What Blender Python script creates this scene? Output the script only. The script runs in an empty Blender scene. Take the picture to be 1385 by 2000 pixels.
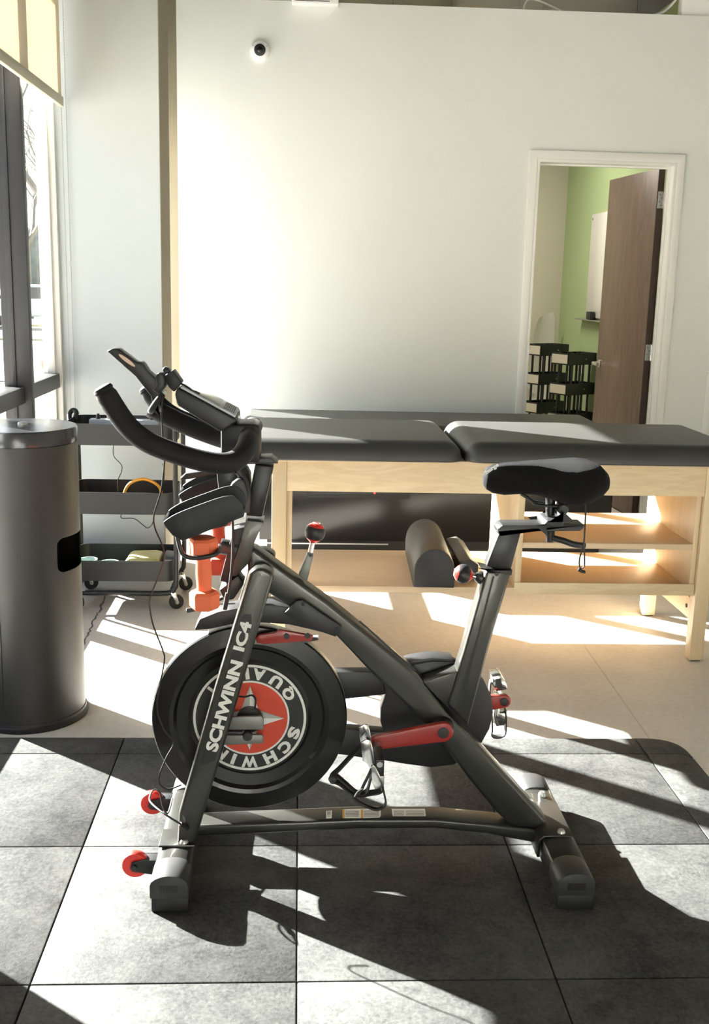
import bpy, bmesh, math, random
from mathutils import Vector, Matrix, Euler
random.seed(7)
sc = bpy.context.scene
COL = sc.collection

# ---------------------------------------------------------------- camera
F_PX, CXP, CYP = 2078.0, 692.5, 1000.0
PITCH, ROLL, YAW = math.radians(12.2), math.radians(1.43), math.radians(3.2)
CAM = Vector((0.595, -3.405, 1.61))
_f0 = Vector((math.sin(YAW), math.cos(YAW), 0)); _r0 = Vector((math.cos(YAW), -math.sin(YAW), 0)); _u0 = Vector((0, 0, 1))
FWD = _f0*math.cos(PITCH) - _u0*math.sin(PITCH)
_up = _u0*math.cos(PITCH) + _f0*math.sin(PITCH)
RIGHT = _r0*math.cos(ROLL) + _up*math.sin(ROLL)
UP = _up*math.cos(ROLL) - _r0*math.sin(ROLL)
cam_d = bpy.data.cameras.new('camera'); cam = bpy.data.objects.new('camera', cam_d); COL.objects.link(cam)
cam_d.sensor_fit = 'VERTICAL'; cam_d.sensor_height = 36.0; cam_d.lens = 36.0*F_PX/2000.0
cam_d.clip_start = 0.05; cam_d.clip_end = 500
cam.matrix_world = Matrix((
    (RIGHT.x, UP.x, -FWD.x, CAM.x), (RIGHT.y, UP.y, -FWD.y, CAM.y), (RIGHT.z, UP.z, -FWD.z, CAM.z), (0, 0, 0, 1)))
sc.camera = cam

# ---------------------------------------------------------------- world, sun, exposure
SUN_AZ, SUN_EL = math.radians(-38.6), math.radians(24.0)      # travel direction of the light on the ground, elevation
sun_dir = Vector((math.cos(SUN_AZ)*math.cos(SUN_EL), math.sin(SUN_AZ)*math.cos(SUN_EL), -math.sin(SUN_EL)))
wld = bpy.data.worlds.new('world'); sc.world = wld; wld.use_nodes = True
wn = wld.node_tree.nodes; wl = wld.node_tree.links; wn.clear()
sky = wn.new('ShaderNodeTexSky'); sky.sky_type = 'NISHITA'; sky.sun_disc = False
sky.sun_elevation = SUN_EL; sky.sun_rotation = math.atan2(-sun_dir.x, -sun_dir.y)
sky.air_density = 1.0; sky.dust_density = 2.0; sky.ozone_density = 1.0
bg = wn.new('ShaderNodeBackground'); bg.inputs['Strength'].default_value = 0.33
wo = wn.new('ShaderNodeOutputWorld')
wl.new(sky.outputs[0], bg.inputs[0]); wl.new(bg.outputs[0], wo.inputs[0])
sun_d = bpy.data.lights.new('sun', 'SUN'); sun_d.energy = 60.0; sun_d.angle = math.radians(0.55); sun_d.color = (1.0, 0.965, 0.91)
sun_o = bpy.data.objects.new('sun', sun_d); COL.objects.link(sun_o)
sun_o.rotation_euler = sun_dir.to_track_quat('-Z', 'Y').to_euler(); sun_o.location = (-6, 6, 6)
vs = sc.view_settings
vs.view_transform = 'Standard'; vs.look = 'None'; vs.gamma = 1.0; vs.use_curve_mapping = False
vs.exposure = 0.46
try:
    sc.cycles.use_denoising = True
    sc.cycles.max_bounces = 10; sc.cycles.diffuse_bounces = 6; sc.cycles.transparent_max_bounces = 16
    sc.cycles.caustics_reflective = False; sc.cycles.caustics_refractive = False
    sc.cycles.sample_clamp_indirect = 6.0
except Exception:
    pass

# ---------------------------------------------------------------- point helpers (photo measurements to metres)
def ray(x, y): return FWD + RIGHT*((x-CXP)/F_PX) - UP*((y-CYP)/F_PX)
def P(x, y, Y):
    d = ray(x, y); return CAM + d*((Y-CAM.y)/d.y)
def PZ(x, y, z):
    d = ray(x, y); return CAM + d*((z-CAM.z)/d.z)

# ---------------------------------------------------------------- materials
MATS = {}
def mat(name, col, rough=0.5, metal=0.0, var=0.0, scale=8.0, bump=0.0, bscale=60.0, spec=0.5, coat=0.0, stretch=(1, 1, 1), col2=None, sheen=0.0):
    if name in MATS: return MATS[name]
    m = bpy.data.materials.new(name); m.use_nodes = True
    nt = m.node_tree; b = nt.nodes['Principled BSDF']
    b.inputs['Base Color'].default_value = (*col, 1); b.inputs['Roughness'].default_value = rough
    b.inputs['Metallic'].default_value = metal; b.inputs['Specular IOR Level'].default_value = spec
    b.inputs['Coat Weight'].default_value = coat
    b.inputs['Sheen Weight'].default_value = sheen
    tc = nt.nodes.new('ShaderNodeTexCoord'); mp = nt.nodes.new('ShaderNodeMapping'); mp.inputs['Scale'].default_value = stretch
    nt.links.new(tc.outputs['Object'], mp.inputs[0])
    if var > 0 or col2:
        n = nt.nodes.new('ShaderNodeTexNoise'); n.inputs['Scale'].default_value = scale; n.inputs['Detail'].default_value = 5
        nt.links.new(mp.outputs[0], n.inputs['Vector'])
        r = nt.nodes.new('ShaderNodeValToRGB')
        c2 = col2 or tuple(min(1, c*(1+var)) for c in col); c1 = col if col2 else tuple(c*(1-var) for c in col)
        r.color_ramp.elements[0].position = 0.32; r.color_ramp.elements[1].position = 0.68
        r.color_ramp.elements[0].color = (*c1, 1); r.color_ramp.elements[1].color = (*c2, 1)
        nt.links.new(n.outputs['Fac'], r.inputs[0]); nt.links.new(r.outputs[0], b.inputs['Base Color'])
    if bump > 0:
        n2 = nt.nodes.new('ShaderNodeTexNoise'); n2.inputs['Scale'].default_value = bscale; n2.inputs['Detail'].default_value = 4
        nt.links.new(mp.outputs[0], n2.inputs['Vector'])
        bm_ = nt.nodes.new('ShaderNodeBump'); bm_.inputs['Strength'].default_value = bump; bm_.inputs['Distance'].default_value = 0.01
        nt.links.new(n2.outputs['Fac'], bm_.inputs['Height']); nt.links.new(bm_.outputs[0], b.inputs['Normal'])
    MATS[name] = m
    return m

def nnode(nt, t, **kw):
    n = nt.nodes.new(t)
    for k, v in kw.items():
        if k in n.inputs: n.inputs[k].default_value = v
        else: setattr(n, k, v)
    return n

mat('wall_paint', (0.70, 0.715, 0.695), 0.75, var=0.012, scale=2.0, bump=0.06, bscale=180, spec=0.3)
mat('shade_tone', (0.285, 0.245, 0.175), 0.75, var=0.012, scale=2.0, spec=0.3)  # wall colour darkened to carry the shade of the recess beside the pier
mat('pier_dimmed', (0.50, 0.535, 0.545), 0.7, var=0.012, scale=2.0, spec=0.3)  # wall colour greyed and cooled to offset bright warm bounce on the pier
mat('trim_paint', (0.76, 0.755, 0.73), 0.4)
mat('ceiling_dark', (0.10, 0.097, 0.088), 0.9, var=0.1, scale=2)
mat('frame_bronze', (0.035, 0.034, 0.036), 0.4, metal=0.3, var=0.08)
mat('black_metal', (0.018, 0.018, 0.019), 0.42, metal=0.2, bump=0.05, bscale=300)
mat('tray_metal', (0.022, 0.023, 0.023), 0.5, metal=0.2, bump=0.05, bscale=300)
mat('bin_lid', (0.030, 0.031, 0.033), 0.2, metal=0.2, spec=0.7)
mat('bin_metal', (0.024, 0.0235, 0.021), 0.46, metal=0.15, bump=0.05, bscale=400)
mat('bike_frame', (0.060, 0.060, 0.054), 0.33, metal=0.65, bump=0.03, bscale=500, coat=0.25)
mat('bike_silver', (0.20, 0.20, 0.185), 0.45, metal=0.5, bump=0.03, bscale=500)
mat('bike_black', (0.016, 0.016, 0.017), 0.38, metal=0.2)
mat('fly_black', (0.02, 0.02, 0.019), 0.3, metal=0.55, coat=0.15)
mat('plastic_black', (0.014, 0.014, 0.015), 0.45)
mat('cap_grey', (0.034, 0.034, 0.034), 0.5, spec=0.4)
mat('plastic_grey', (0.016, 0.017, 0.020), 0.5, spec=0.35)
mat('foam_black', (0.009, 0.009, 0.009), 0.7, spec=0.3, bump=0.08, bscale=500)
mat('rubber_black', (0.01, 0.01, 0.01), 0.6)
mat('saddle_fabric', (0.007, 0.007, 0.008), 0.75, bump=0.6, bscale=700, spec=0.12)
mat('chrome', (0.75, 0.75, 0.74), 0.15, metal=1.0)
mat('steel', (0.45, 0.45, 0.44), 0.35, metal=0.9)
mat('red_paint', (0.30, 0.022, 0.017), 0.35, coat=0.3)
mat('red_plastic', (0.74, 0.035, 0.025), 0.35)
mat('orange_rubber', (0.80, 0.16, 0.065), 0.6, bump=0.03, bscale=300)
mat('red_rubber', (0.66, 0.10, 0.055), 0.6, bump=0.03, bscale=300)
mat('white_print', (0.82, 0.82, 0.80), 0.5)
mat('red_print', (0.62, 0.055, 0.022), 0.45)
mat('black_print', (0.012, 0.012, 0.012), 0.4)
mat('silver_print', (0.42, 0.42, 0.40), 0.4, metal=0.4)
mat('amber_print', (0.6, 0.32, 0.05), 0.5)
mat('vinyl', (0.042, 0.042, 0.039), 0.42, bump=0.10, bscale=500, spec=0.45)
mat('white_plastic', (0.80, 0.80, 0.79), 0.4)
mat('grey_strip', (0.52, 0.55, 0.60), 0.4)
mat('yellow_pack', (0.72, 0.66, 0.28), 0.45, var=0.08, scale=12)
mat('teal_ceramic', (0.30, 0.39, 0.37), 0.3)
mat('grey_pack', (0.10, 0.105, 0.115), 0.5)
mat('orange_plastic', (0.85, 0.36, 0.03), 0.4)
mat('green_paint', (0.36, 0.46, 0.24), 0.75, var=0.02, scale=2)
mat('beige_paint', (0.50, 0.47, 0.37), 0.75, var=0.02, scale=2)
mat('screen_black', (0.008, 0.008, 0.008), 0.22)
mat('lcd', (0.42, 0.43, 0.40), 0.3)
mat('whiteboard', (0.85, 0.84, 0.80), 0.15)
mat('cushion_white', (0.78, 0.77, 0.72), 0.85, bump=0.2, bscale=40)
mat('peach', (0.75, 0.52, 0.42), 0.5)
mat('asphalt', (0.16, 0.17, 0.18), 0.9, var=0.15, scale=3)
mat('grass_dry', (0.34, 0.34, 0.20), 0.95, var=0.25, scale=4)
mat('bark', (0.17, 0.15, 0.13), 0.9, var=0.2, scale=20)
mat('hedge_far', (0.22, 0.24, 0.23), 0.95, var=0.3, scale=2.5)
mat('car_paint', (0.62, 0.64, 0.66), 0.3, coat=0.5)
mat('glass_dark', (0.02, 0.025, 0.03), 0.1)
mat('terracotta', (0.30, 0.13, 0.09), 0.8)
mat('duct', (0.42, 0.40, 0.35), 0.5, metal=0.3)
mat('lens_black', (0.01, 0.01, 0.012), 0.08)

def wood(name, c1, c2, axis='X', scale=1.0, rough=0.45, detail=1.0):
    m = bpy.data.materials.new(name); m.use_nodes = True; nt = m.node_tree; b = nt.nodes['Principled BSDF']
    tc = nnode(nt, 'ShaderNodeTexCoord'); mp = nnode(nt, 'ShaderNodeMapping')
    s = {'X': (1.4, 9, 9), 'Y': (9, 1.4, 9), 'Z': (9, 9, 1.1)}[axis]
    mp.inputs['Scale'].default_value = tuple(v*scale for v in s)
    nt.links.new(tc.outputs['Object'], mp.inputs[0])
    n = nnode(nt, 'ShaderNodeTexNoise', Scale=2.2, Detail=3.0, Distortion=0.8); nt.links.new(mp.outputs[0], n.inputs['Vector'])
    ml = nnode(nt, 'ShaderNodeMath', operation='MULTIPLY'); ml.inputs[1].default_value = 7.0*detail
    fr = nnode(nt, 'ShaderNodeMath', operation='PINGPONG'); fr.inputs[1].default_value = 1.0
    nt.links.new(n.outputs['Fac'], ml.inputs[0]); nt.links.new(ml.outputs[0], fr.inputs[0])
    n2 = nnode(nt, 'ShaderNodeTexNoise', Scale=14.0, Detail=6.0); nt.links.new(mp.outputs[0], n2.inputs['Vector'])
    mx = nnode(nt, 'ShaderNodeMath', operation='MULTIPLY'); mx.inputs[1].default_value = 0.55; nt.links.new(n2.outputs['Fac'], mx.inputs[0])
    ad = nnode(nt, 'ShaderNodeMath', operation='MULTIPLY_ADD'); ad.inputs[1].default_value = 0.5
    nt.links.new(fr.outputs[0], ad.inputs[0]); nt.links.new(mx.outputs[0], ad.inputs[2])
    r = nnode(nt, 'ShaderNodeValToRGB'); r.color_ramp.elements[0].color = (*c1, 1); r.color_ramp.elements[1].color = (*c2, 1)
    nt.links.new(ad.outputs[0], r.inputs[0]); nt.links.new(r.outputs[0], b.inputs['Base Color'])
    b.inputs['Roughness'].default_value = rough
    MATS[name] = m
wood('maple_x', (0.56, 0.42, 0.25), (0.70, 0.57, 0.38), 'X')
wood('maple_z', (0.60, 0.46, 0.28), (0.69, 0.55, 0.36), 'Z', detail=0.5)
wood('maple_shelf', (0.56, 0.42, 0.27), (0.64, 0.50, 0.34), 'X', detail=0.4)
wood('walnut', (0.105, 0.068, 0.048), (0.21, 0.145, 0.105), 'Z', rough=0.35)
wood('walnut_edge', (0.03, 0.016, 0.011), (0.05, 0.026, 0.018), 'Z', rough=0.4)

def concrete():
    m = bpy.data.materials.new('concrete'); m.use_nodes = True; nt = m.node_tree; b = nt.nodes['Principled BSDF']
    tc = nnode(nt, 'ShaderNodeTexCoord')
    n1 = nnode(nt, 'ShaderNodeTexNoise', Scale=1.3, Detail=6.0, Roughness=0.6); n2 = nnode(nt, 'ShaderNodeTexNoise', Scale=40.0, Detail=5.0)
    vo = nnode(nt, 'ShaderNodeTexVoronoi', Scale=22.0, Randomness=1.0)
    for n in (n1, n2, vo): nt.links.new(tc.outputs['Object'], n.inputs['Vector'])
    r1 = nnode(nt, 'ShaderNodeValToRGB'); e = r1.color_ramp.elements
    e[0].position = .3; e[0].color = (0.60, 0.55, 0.49, 1); e[1].position = .72; e[1].color = (0.76, 0.71, 0.64, 1)
    nt.links.new(n1.outputs['Fac'], r1.inputs[0])
    r2 = nnode(nt, 'ShaderNodeValToRGB'); e = r2.color_ramp.elements
    e[0].position = .35; e[0].color = (.92, .92, .92, 1); e[1].position = .6; e[1].color = (1, 1, 1, 1)
    nt.links.new(n2.outputs['Fac'], r2.inputs[0])
    r3 = nnode(nt, 'ShaderNodeValToRGB'); e = r3.color_ramp.elements
    e[0].position = .03; e[0].color = (.35, .33, .32, 1); e[1].position = .07; e[1].color = (1, 1, 1, 1)
    nt.links.new(vo.outputs['Distance'], r3.inputs[0])
    m1 = nnode(nt, 'ShaderNodeMixRGB', blend_type='MULTIPLY', Fac=1.0); m2 = nnode(nt, 'ShaderNodeMixRGB', blend_type='MULTIPLY', Fac=0.8)
    nt.links.new(r1.outputs[0], m1.inputs[1]); nt.links.new(r2.outputs[0], m1.inputs[2])
    nt.links.new(m1.outputs[0], m2.inputs[1]); nt.links.new(r3.outputs[0], m2.inputs[2])
    nt.links.new(m2.outputs[0], b.inputs['Base Color'])
    b.inputs['Roughness'].default_value = .55
    bp = nnode(nt, 'ShaderNodeBump', Strength=.03, Distance=.01); nt.links.new(n2.outputs['Fac'], bp.inputs['Height']); nt.links.new(bp.outputs[0], b.inputs['Normal'])
    MATS['concrete'] = m
concrete()

def rubber_tile():
    m = bpy.data.materials.new('rubber_tile'); m.use_nodes = True; nt = m.node_tree; b = nt.nodes['Principled BSDF']
    tc = nnode(nt, 'ShaderNodeTexCoord')
    ge = nnode(nt, 'ShaderNodeNewGeometry')
    n1 = nnode(nt, 'ShaderNodeTexNoise', Scale=3.2, Detail=7.0, Roughness=.65, Distortion=.6)
    n2 = nnode(nt, 'ShaderNodeTexNoise', Scale=90.0, Detail=6.0, Roughness=.65, Distortion=.3)
    n3 = nnode(nt, 'ShaderNodeTexNoise', Scale=16.0, Detail=8.0, Roughness=.7, Distortion=.9)
    wv = nnode(nt, 'ShaderNodeTexWave', Scale=26.0, Distortion=9.0, Detail=2.0); wv.inputs['Detail Scale'].default_value = 1.2
    for n in (n1, n2, n3, wv): nt.links.new(ge.outputs['Position'], n.inputs['Vector'])
    ma = nnode(nt, 'ShaderNodeMath', operation='MULTIPLY_ADD'); ma.inputs[1].default_value = .75
    nt.links.new(n2.outputs['Fac'], ma.inputs[0]); nt.links.new(n1.outputs['Fac'], ma.inputs[2])
    mb = nnode(nt, 'ShaderNodeMath', operation='MULTIPLY_ADD'); mb.inputs[1].default_value = .55
    nt.links.new(n3.outputs['Fac'], mb.inputs[0]); nt.links.new(ma.outputs[0], mb.inputs[2])
    # shoe prints: ridged wave seen only in dusty patches
    pm = nnode(nt, 'ShaderNodeTexNoise', Scale=5.0, Detail=2.0); nt.links.new(ge.outputs['Position'], pm.inputs['Vector'])
    rp = nnode(nt, 'ShaderNodeValToRGB'); e = rp.color_ramp.elements; e[0].position = .58; e[0].color = (0, 0, 0, 1); e[1].position = .66; e[1].color = (1, 1, 1, 1)
    nt.links.new(pm.outputs['Fac'], rp.inputs[0])
    mw = nnode(nt, 'ShaderNodeMath', operation='MULTIPLY'); nt.links.new(rp.outputs[0], mw.inputs[0]); nt.links.new(wv.outputs['Fac'], mw.inputs[1])
    mc = nnode(nt, 'ShaderNodeMath', operation='MULTIPLY_ADD'); mc.inputs[1].default_value = .09
    nt.links.new(mw.outputs[0], mc.inputs[0]); nt.links.new(mb.outputs[0], mc.inputs[2])
    r = nnode(nt, 'ShaderNodeValToRGB'); e = r.color_ramp.elements
    e[0].position = .50; e[0].color = (.030, .031, .031, 1); e[1].position = .74; e[1].color = (.094, .095, .090, 1)
    md_ = nnode(nt, 'ShaderNodeMath', operation='MULTIPLY'); md_.inputs[1].default_value = .54; nt.links.new(mc.outputs[0], md_.inputs[0])
    nt.links.new(md_.outputs[0], r.inputs[0]); nt.links.new(r.outputs[0], b.inputs['Base Color'])
    b.inputs['Roughness'].default_value = .6; b.inputs['Specular IOR Level'].default_value = .12
    bp = nnode(nt, 'ShaderNodeBump', Strength=.25, Distance=.004); nt.links.new(n2.outputs['Fac'], bp.inputs['Height']); nt.links.new(bp.outputs[0], b.inputs['Normal'])
    MATS['rubber_tile'] = m
rubber_tile()

def glass():
    m = bpy.data.materials.new('window_glass'); m.use_nodes = True; nt = m.node_tree; nt.nodes.clear()
    o = nnode(nt, 'ShaderNodeOutputMaterial'); t = nnode(nt, 'ShaderNodeBsdfTransparent'); g = nnode(nt, 'ShaderNodeBsdfGlossy', Roughness=.01)
    t.inputs[0].default_value = (.95, .97, .97, 1)
    lw = nnode(nt, 'ShaderNodeLayerWeight', Blend=.5); pw = nnode(nt, 'ShaderNodeMath', operation='POWER'); pw.inputs[1].default_value = 4.0
    ml = nnode(nt, 'ShaderNodeMath', operation='MULTIPLY_ADD'); ml.inputs[1].default_value = .45; ml.inputs[2].default_value = .02; mx = nnode(nt, 'ShaderNodeMixShader')
    nt.links.new(lw.outputs['Facing'], pw.inputs[0]); nt.links.new(pw.outputs[0], ml.inputs[0])
    nt.links.new(ml.outputs[0], mx.inputs[0]); nt.links.new(t.outputs[0], mx.inputs[1]); nt.links.new(g.outputs[0], mx.inputs[2]); nt.links.new(mx.outputs[0], o.inputs[0])
    MATS['window_glass'] = m
    m = bpy.data.materials.new('clear_plastic'); m.use_nodes = True; nt = m.node_tree; nt.nodes.clear()
    o = nnode(nt, 'ShaderNodeOutputMaterial'); t = nnode(nt, 'ShaderNodeBsdfTransparent'); g = nnode(nt, 'ShaderNodeBsdfGlossy', Roughness=.05)
    fr = nnode(nt, 'ShaderNodeFresnel', IOR=1.45); mx = nnode(nt, 'ShaderNodeMixShader')
    nt.links.new(fr.outputs[0], mx.inputs[0]); nt.links.new(t.outputs[0], mx.inputs[1]); nt.links.new(g.outputs[0], mx.inputs[2]); nt.links.new(mx.outputs[0], o.inputs[0])
    MATS['clear_plastic'] = m
    m = bpy.data.materials.new('blind_fabric'); m.use_nodes = True; nt = m.node_tree; nt.nodes.clear()
    o = nnode(nt, 'ShaderNodeOutputMaterial'); d = nnode(nt, 'ShaderNodeBsdfDiffuse'); t = nnode(nt, 'ShaderNodeBsdfTranslucent'); mx = nnode(nt, 'ShaderNodeMixShader')
    mx.inputs[0].default_value = .33
    tc = nnode(nt, 'ShaderNodeTexCoord'); n = nnode(nt, 'ShaderNodeTexNoise', Scale=60.0, Detail=3.0); mp = nnode(nt, 'ShaderNodeMapping'); mp.inputs['Scale'].default_value = (1, 1, .04)
    nt.links.new(tc.outputs['Object'], mp.inputs[0]); nt.links.new(mp.outputs[0], n.inputs['Vector'])
    r = nnode(nt, 'ShaderNodeValToRGB'); r.color_ramp.elements[0].color = (.63, .575, .465, 1); r.color_ramp.elements[1].color = (.70, .64, .53, 1)
    nt.links.new(n.outputs['Fac'], r.inputs[0]); nt.links.new(r.outputs[0], d.inputs[0]); nt.links.new(r.outputs[0], t.inputs[0])
    nt.links.new(d.outputs[0], mx.inputs[1]); nt.links.new(t.outputs[0], mx.inputs[2]); nt.links.new(mx.outputs[0], o.inputs[0])
    MATS['blind_fabric'] = m
    m = bpy.data.materials.new('led_red'); m.use_nodes = True; b = m.node_tree.nodes['Principled BSDF']
    b.inputs['Base Color'].default_value = (.5, .01, .01, 1); b.inputs['Emission Color'].default_value = (1, .03, .03, 1); b.inputs['Emission Strength'].default_value = 3
    MATS['led_red'] = m
    m = bpy.data.materials.new('fill_panel'); m.use_nodes = True; b = m.node_tree.nodes['Principled BSDF']
    b.inputs['Base Color'].default_value = (.9, .9, .86, 1); b.inputs['Emission Color'].default_value = (1, .93, .8, 1); b.inputs['Emission Strength'].default_value = 3
    MATS['fill_panel'] = m
glass()

# ---------------------------------------------------------------- object helpers
def thing(name, label, cat, loc=(0, 0, 0), group=None):
    o = bpy.data.objects.new(name, None); COL.objects.link(o); o.location = loc; o.empty_display_size = .05
    o['label'] = label; o['category'] = cat
    if group: o['group'] = group
    return o
def tag(o, label=None, cat=None, group=None, kind=None):
    if label: o['label'] = label
    if cat: o['category'] = cat
    if group: o['group'] = group
    if kind: o['kind'] = kind
    return o
def root_loc(p):
    # parts keep their mesh in world coordinates, so only the thing's own Empty has an offset
    return Vector(p.location) if p.parent is None else Vector((0, 0, 0))
def link(name, me, m, parent=None, smooth=True, angle=35):
    me.materials.clear(); me.materials.append(MATS[m])
    if smooth:
        me.polygons.foreach_set('use_smooth', [True]*len(me.polygons))
        try: me.set_sharp_from_angle(angle=math.radians(angle))
        except Exception: pass
    o = bpy.data.objects.new(name, me); COL.objects.link(o)
    if parent is not None:
        o.parent = parent
        o.matrix_parent_inverse = Matrix.Translation(-root_loc(parent))
    return o
def from_bm(name, bm, m, parent=None, smooth=True, angle=35):
    bmesh.ops.recalc_face_normals(bm, faces=bm.faces)
    me = bpy.data.meshes.new(name); bm.to_mesh(me); bm.free()
    return link(name, me, m, parent, smooth, angle)
def bevel_all(bm, w, seg=2, ang=30):
    if w <= 0: return
    es = [e for e in bm.edges if len(e.link_faces) == 2 and e.calc_face_angle(0) > math.radians(ang)]
    if es: bmesh.ops.bevel(bm, geom=es, offset=w, segments=seg, profile=.5, affect='EDGES', clamp_overlap=True)
def box(name, lo, hi, m, parent=None, bev=0.0, seg=2, M=None):
    bm = bmesh.new()
    bmesh.ops.create_cube(bm, size=1)
    for v in bm.verts:
        v.co = Vector(((v.co.x+.5)*(hi[0]-lo[0])+lo[0], (v.co.y+.5)*(hi[1]-lo[1])+lo[1], (v.co.z+.5)*(hi[2]-lo[2])+lo[2]))
    bevel_all(bm, bev, seg)
    if M is not None: bmesh.ops.transform(bm, matrix=M, verts=bm.verts)
    return from_bm(name, bm, m, parent)
def prism(name, pts, d, m, parent=None, bev=0.0, seg=2, ang=30, smooth=True):
    """closed polygon of 3-D points pushed along vector d"""
    bm = bmesh.new(); d = Vector(d)
    a = [bm.verts.new(Vector(p)) for p in pts]; b = [bm.verts.new(Vector(p)+d) for p in pts]; n = len(pts)
    bm.faces.new(a); bm.faces.new(b[::-1])
    for i in range(n): bm.faces.new((a[i], b[i], b[(i+1) % n], a[(i+1) % n]))
    bmesh.ops.recalc_face_normals(bm, faces=bm.faces)
    bevel_all(bm, bev, seg, ang)
    bmesh.ops.triangulate(bm, faces=[f for f in bm.faces if len(f.verts) > 4])
    return from_bm(name, bm, m, parent, smooth)
VPX, VPY = 577.0, 552.0          # where lines running straight back from the camera meet
def outline(px, y0, y1):
    """metre outline of a slab whose silhouette was measured: edges that turn towards the vanishing point belong to the far face"""
    n = len(px); ar = sum(px[i][0]*px[(i+1) % n][1]-px[(i+1) % n][0]*px[i][1] for i in range(n)); sg = 1 if ar > 0 else -1
    out = []
    for i in range(n):
        nx = ny = 0.0
        for p, q in ((px[i-1], px[i]), (px[i], px[(i+1) % n])):
            ex, ey = q[0]-p[0], q[1]-p[1]; L = math.hypot(ex, ey) or 1; nx += sg*ey/L; ny += -sg*ex/L
        x, y = px[i]; vx, vy = VPX-x, VPY-y; d = (nx*vx+ny*vy)/((math.hypot(nx, ny) or 1)*math.hypot(vx, vy))
        v = P(x, y, y1 if d > .12 else y0); out.append((v.x, v.z))
    return out
def side(name, px, y0, y1, m, parent=None, bev=0.004, seg=2, ang=20, Yp=None):
    """measured side view at depth y0 (or Yp), running from depth y0 to y1"""
    if Yp is None: q = outline(px, y0, y1)
    else: q = [(v.x, v.z) for v in (P(x, y, Yp) for x, y in px)]
    return prism(name, [Vector((x, y0, z)) for x, z in q], (0, y1-y0, 0), m, parent, bev, seg, ang)
def smooth_path(pts, n=6):
    pts = [Vector(p) for p in pts]
    if len(pts) < 3: return pts
    out = []
    for i in range(len(pts)-1):
        p0 = pts[max(i-1, 0)]; p1 = pts[i]; p2 = pts[i+1]; p3 = pts[min(i+2, len(pts)-1)]
        for k in range(n):
            t = k/n
            out.append(.5*((2*p1)+(-p0+p2)*t+(2*p0-5*p1+4*p2-p3)*t*t+(-p0+3*p1-3*p2+p3)*t**3))
    out.append(pts[-1]); return out
def tube(name, pts, r, m, parent=None, seg=10, sm=6, closed=False, cap=True, rr=None, bm=None, flat=None):
    path = smooth_path(pts, sm) if sm > 1 else [Vector(p) for p in pts]
    own = bm is None
    if own: bm = bmesh.new()
    n = len(path); rings = []
    t0 = (path[1]-path[0]).normalized()
    u = t0.orthogonal().normalized() if flat is None else Vector(flat)
    for i in range(n):
        if closed: t = (path[(i+1) % n]-path[i-1]).normalized()
        else: t = (path[min(i+1, n-1)]-path[max(i-1, 0)]).normalized()
        u = (u-t*u.dot(t)).normalized(); v = t.cross(u)
        ri = r if rr is None else r*rr(i/(n-1))
        rings.append([bm.verts.new(path[i]+(u*math.cos(2*math.pi*k/seg)+v*math.sin(2*math.pi*k/seg))*ri) for k in range(seg)])
    for i in range(n if closed else n-1):
        A = rings[i]; B = rings[(i+1) % n]
        for k in range(seg): bm.faces.new((A[k], A[(k+1) % seg], B[(k+1) % seg], B[k]))
    if cap and not closed:
        bm.faces.new(rings[0][::-1]); bm.faces.new(rings[-1])
    if own: return from_bm(name, bm, m, parent, True, 50)
def lathe(name, prof, m, parent=None, org=(0, 0, 0), axis=(0, 0, 1), seg=32, smooth=True, angle=35, phase=0.0, cap=True):
    """prof: list of (radius, height along axis)"""
    bm = bmesh.new(); ax = Vector(axis).normalized(); u = ax.orthogonal().normalized(); v = ax.cross(u); o = Vector(org); rings = []
    for r, h in prof:
        if r < 1e-6: rings.append([bm.verts.new(o+ax*h)])
        else: rings.append([bm.verts.new(o+ax*h+(u*math.cos(2*math.pi*k/seg+phase)+v*math.sin(2*math.pi*k/seg+phase))*r) for k in range(seg)])
    for A, B in zip(rings, rings[1:]):
        for k in range(seg):
            k2 = (k+1) % seg
            if len(A) == 1 and len(B) == 1: continue
            if len(A) == 1: bm.faces.new((A[0], B[k], B[k2]))
            elif len(B) == 1: bm.faces.new((A[k], A[k2], B[0]))
            else: bm.faces.new((A[k], A[k2], B[k2], B[k]))
    if cap and len(rings[0]) > 1: bm.faces.new(rings[0][::-1])
    if cap and len(rings[-1]) > 1: bm.faces.new(rings[-1])
    return from_bm(name, bm, m, parent, smooth, angle)
def cyl(name, p0, p1, r, m, parent=None, seg=20, bev=0.0):
    p0 = Vector(p0); p1 = Vector(p1); L = (p1-p0).length
    pr = [(r, 0), (r, L)] if bev <= 0 else [(r-bev, 0), (r, bev), (r, L-bev), (r-bev, L)]
    return lathe(name, pr, m, parent, p0, p1-p0, seg)
def text(name, s, size, m, parent, M, ext=.0006, off=0.0, shear=0.0):
    cu = bpy.data.curves.new(name, 'FONT'); cu.body = s; cu.size = size; cu.extrude = ext; cu.offset = off; cu.shear = shear
    cu.align_x = 'CENTER'; cu.align_y = 'CENTER'; cu.resolution_u = 3
    o = bpy.data.objects.new(name+'_curve', cu); COL.objects.link(o)
    dg = bpy.context.evaluated_depsgraph_get(); dg.update()
    me = bpy.data.meshes.new_from_object(o.evaluated_get(dg)); bpy.data.objects.remove(o); bpy.data.curves.remove(cu)
    me.transform(M)
    return link(name, me, m, parent, False)
def frame_m(o, x, y):
    x = Vector(x).normalized(); y = Vector(y); y = (y-x*y.dot(x)).normalized(); z = x.cross(y); o = Vector(o)
    return Matrix(((x.x, y.x, z.x, o.x), (x.y, y.y, z.y, o.y), (x.z, y.z, z.z, o.z), (0, 0, 0, 1)))
def struct(name, lo, hi, m, bev=0.0, label=None):
    o = box(name, lo, hi, m, None, bev); o['kind'] = 'structure'
    if label: o['label'] = label
    return o
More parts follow.
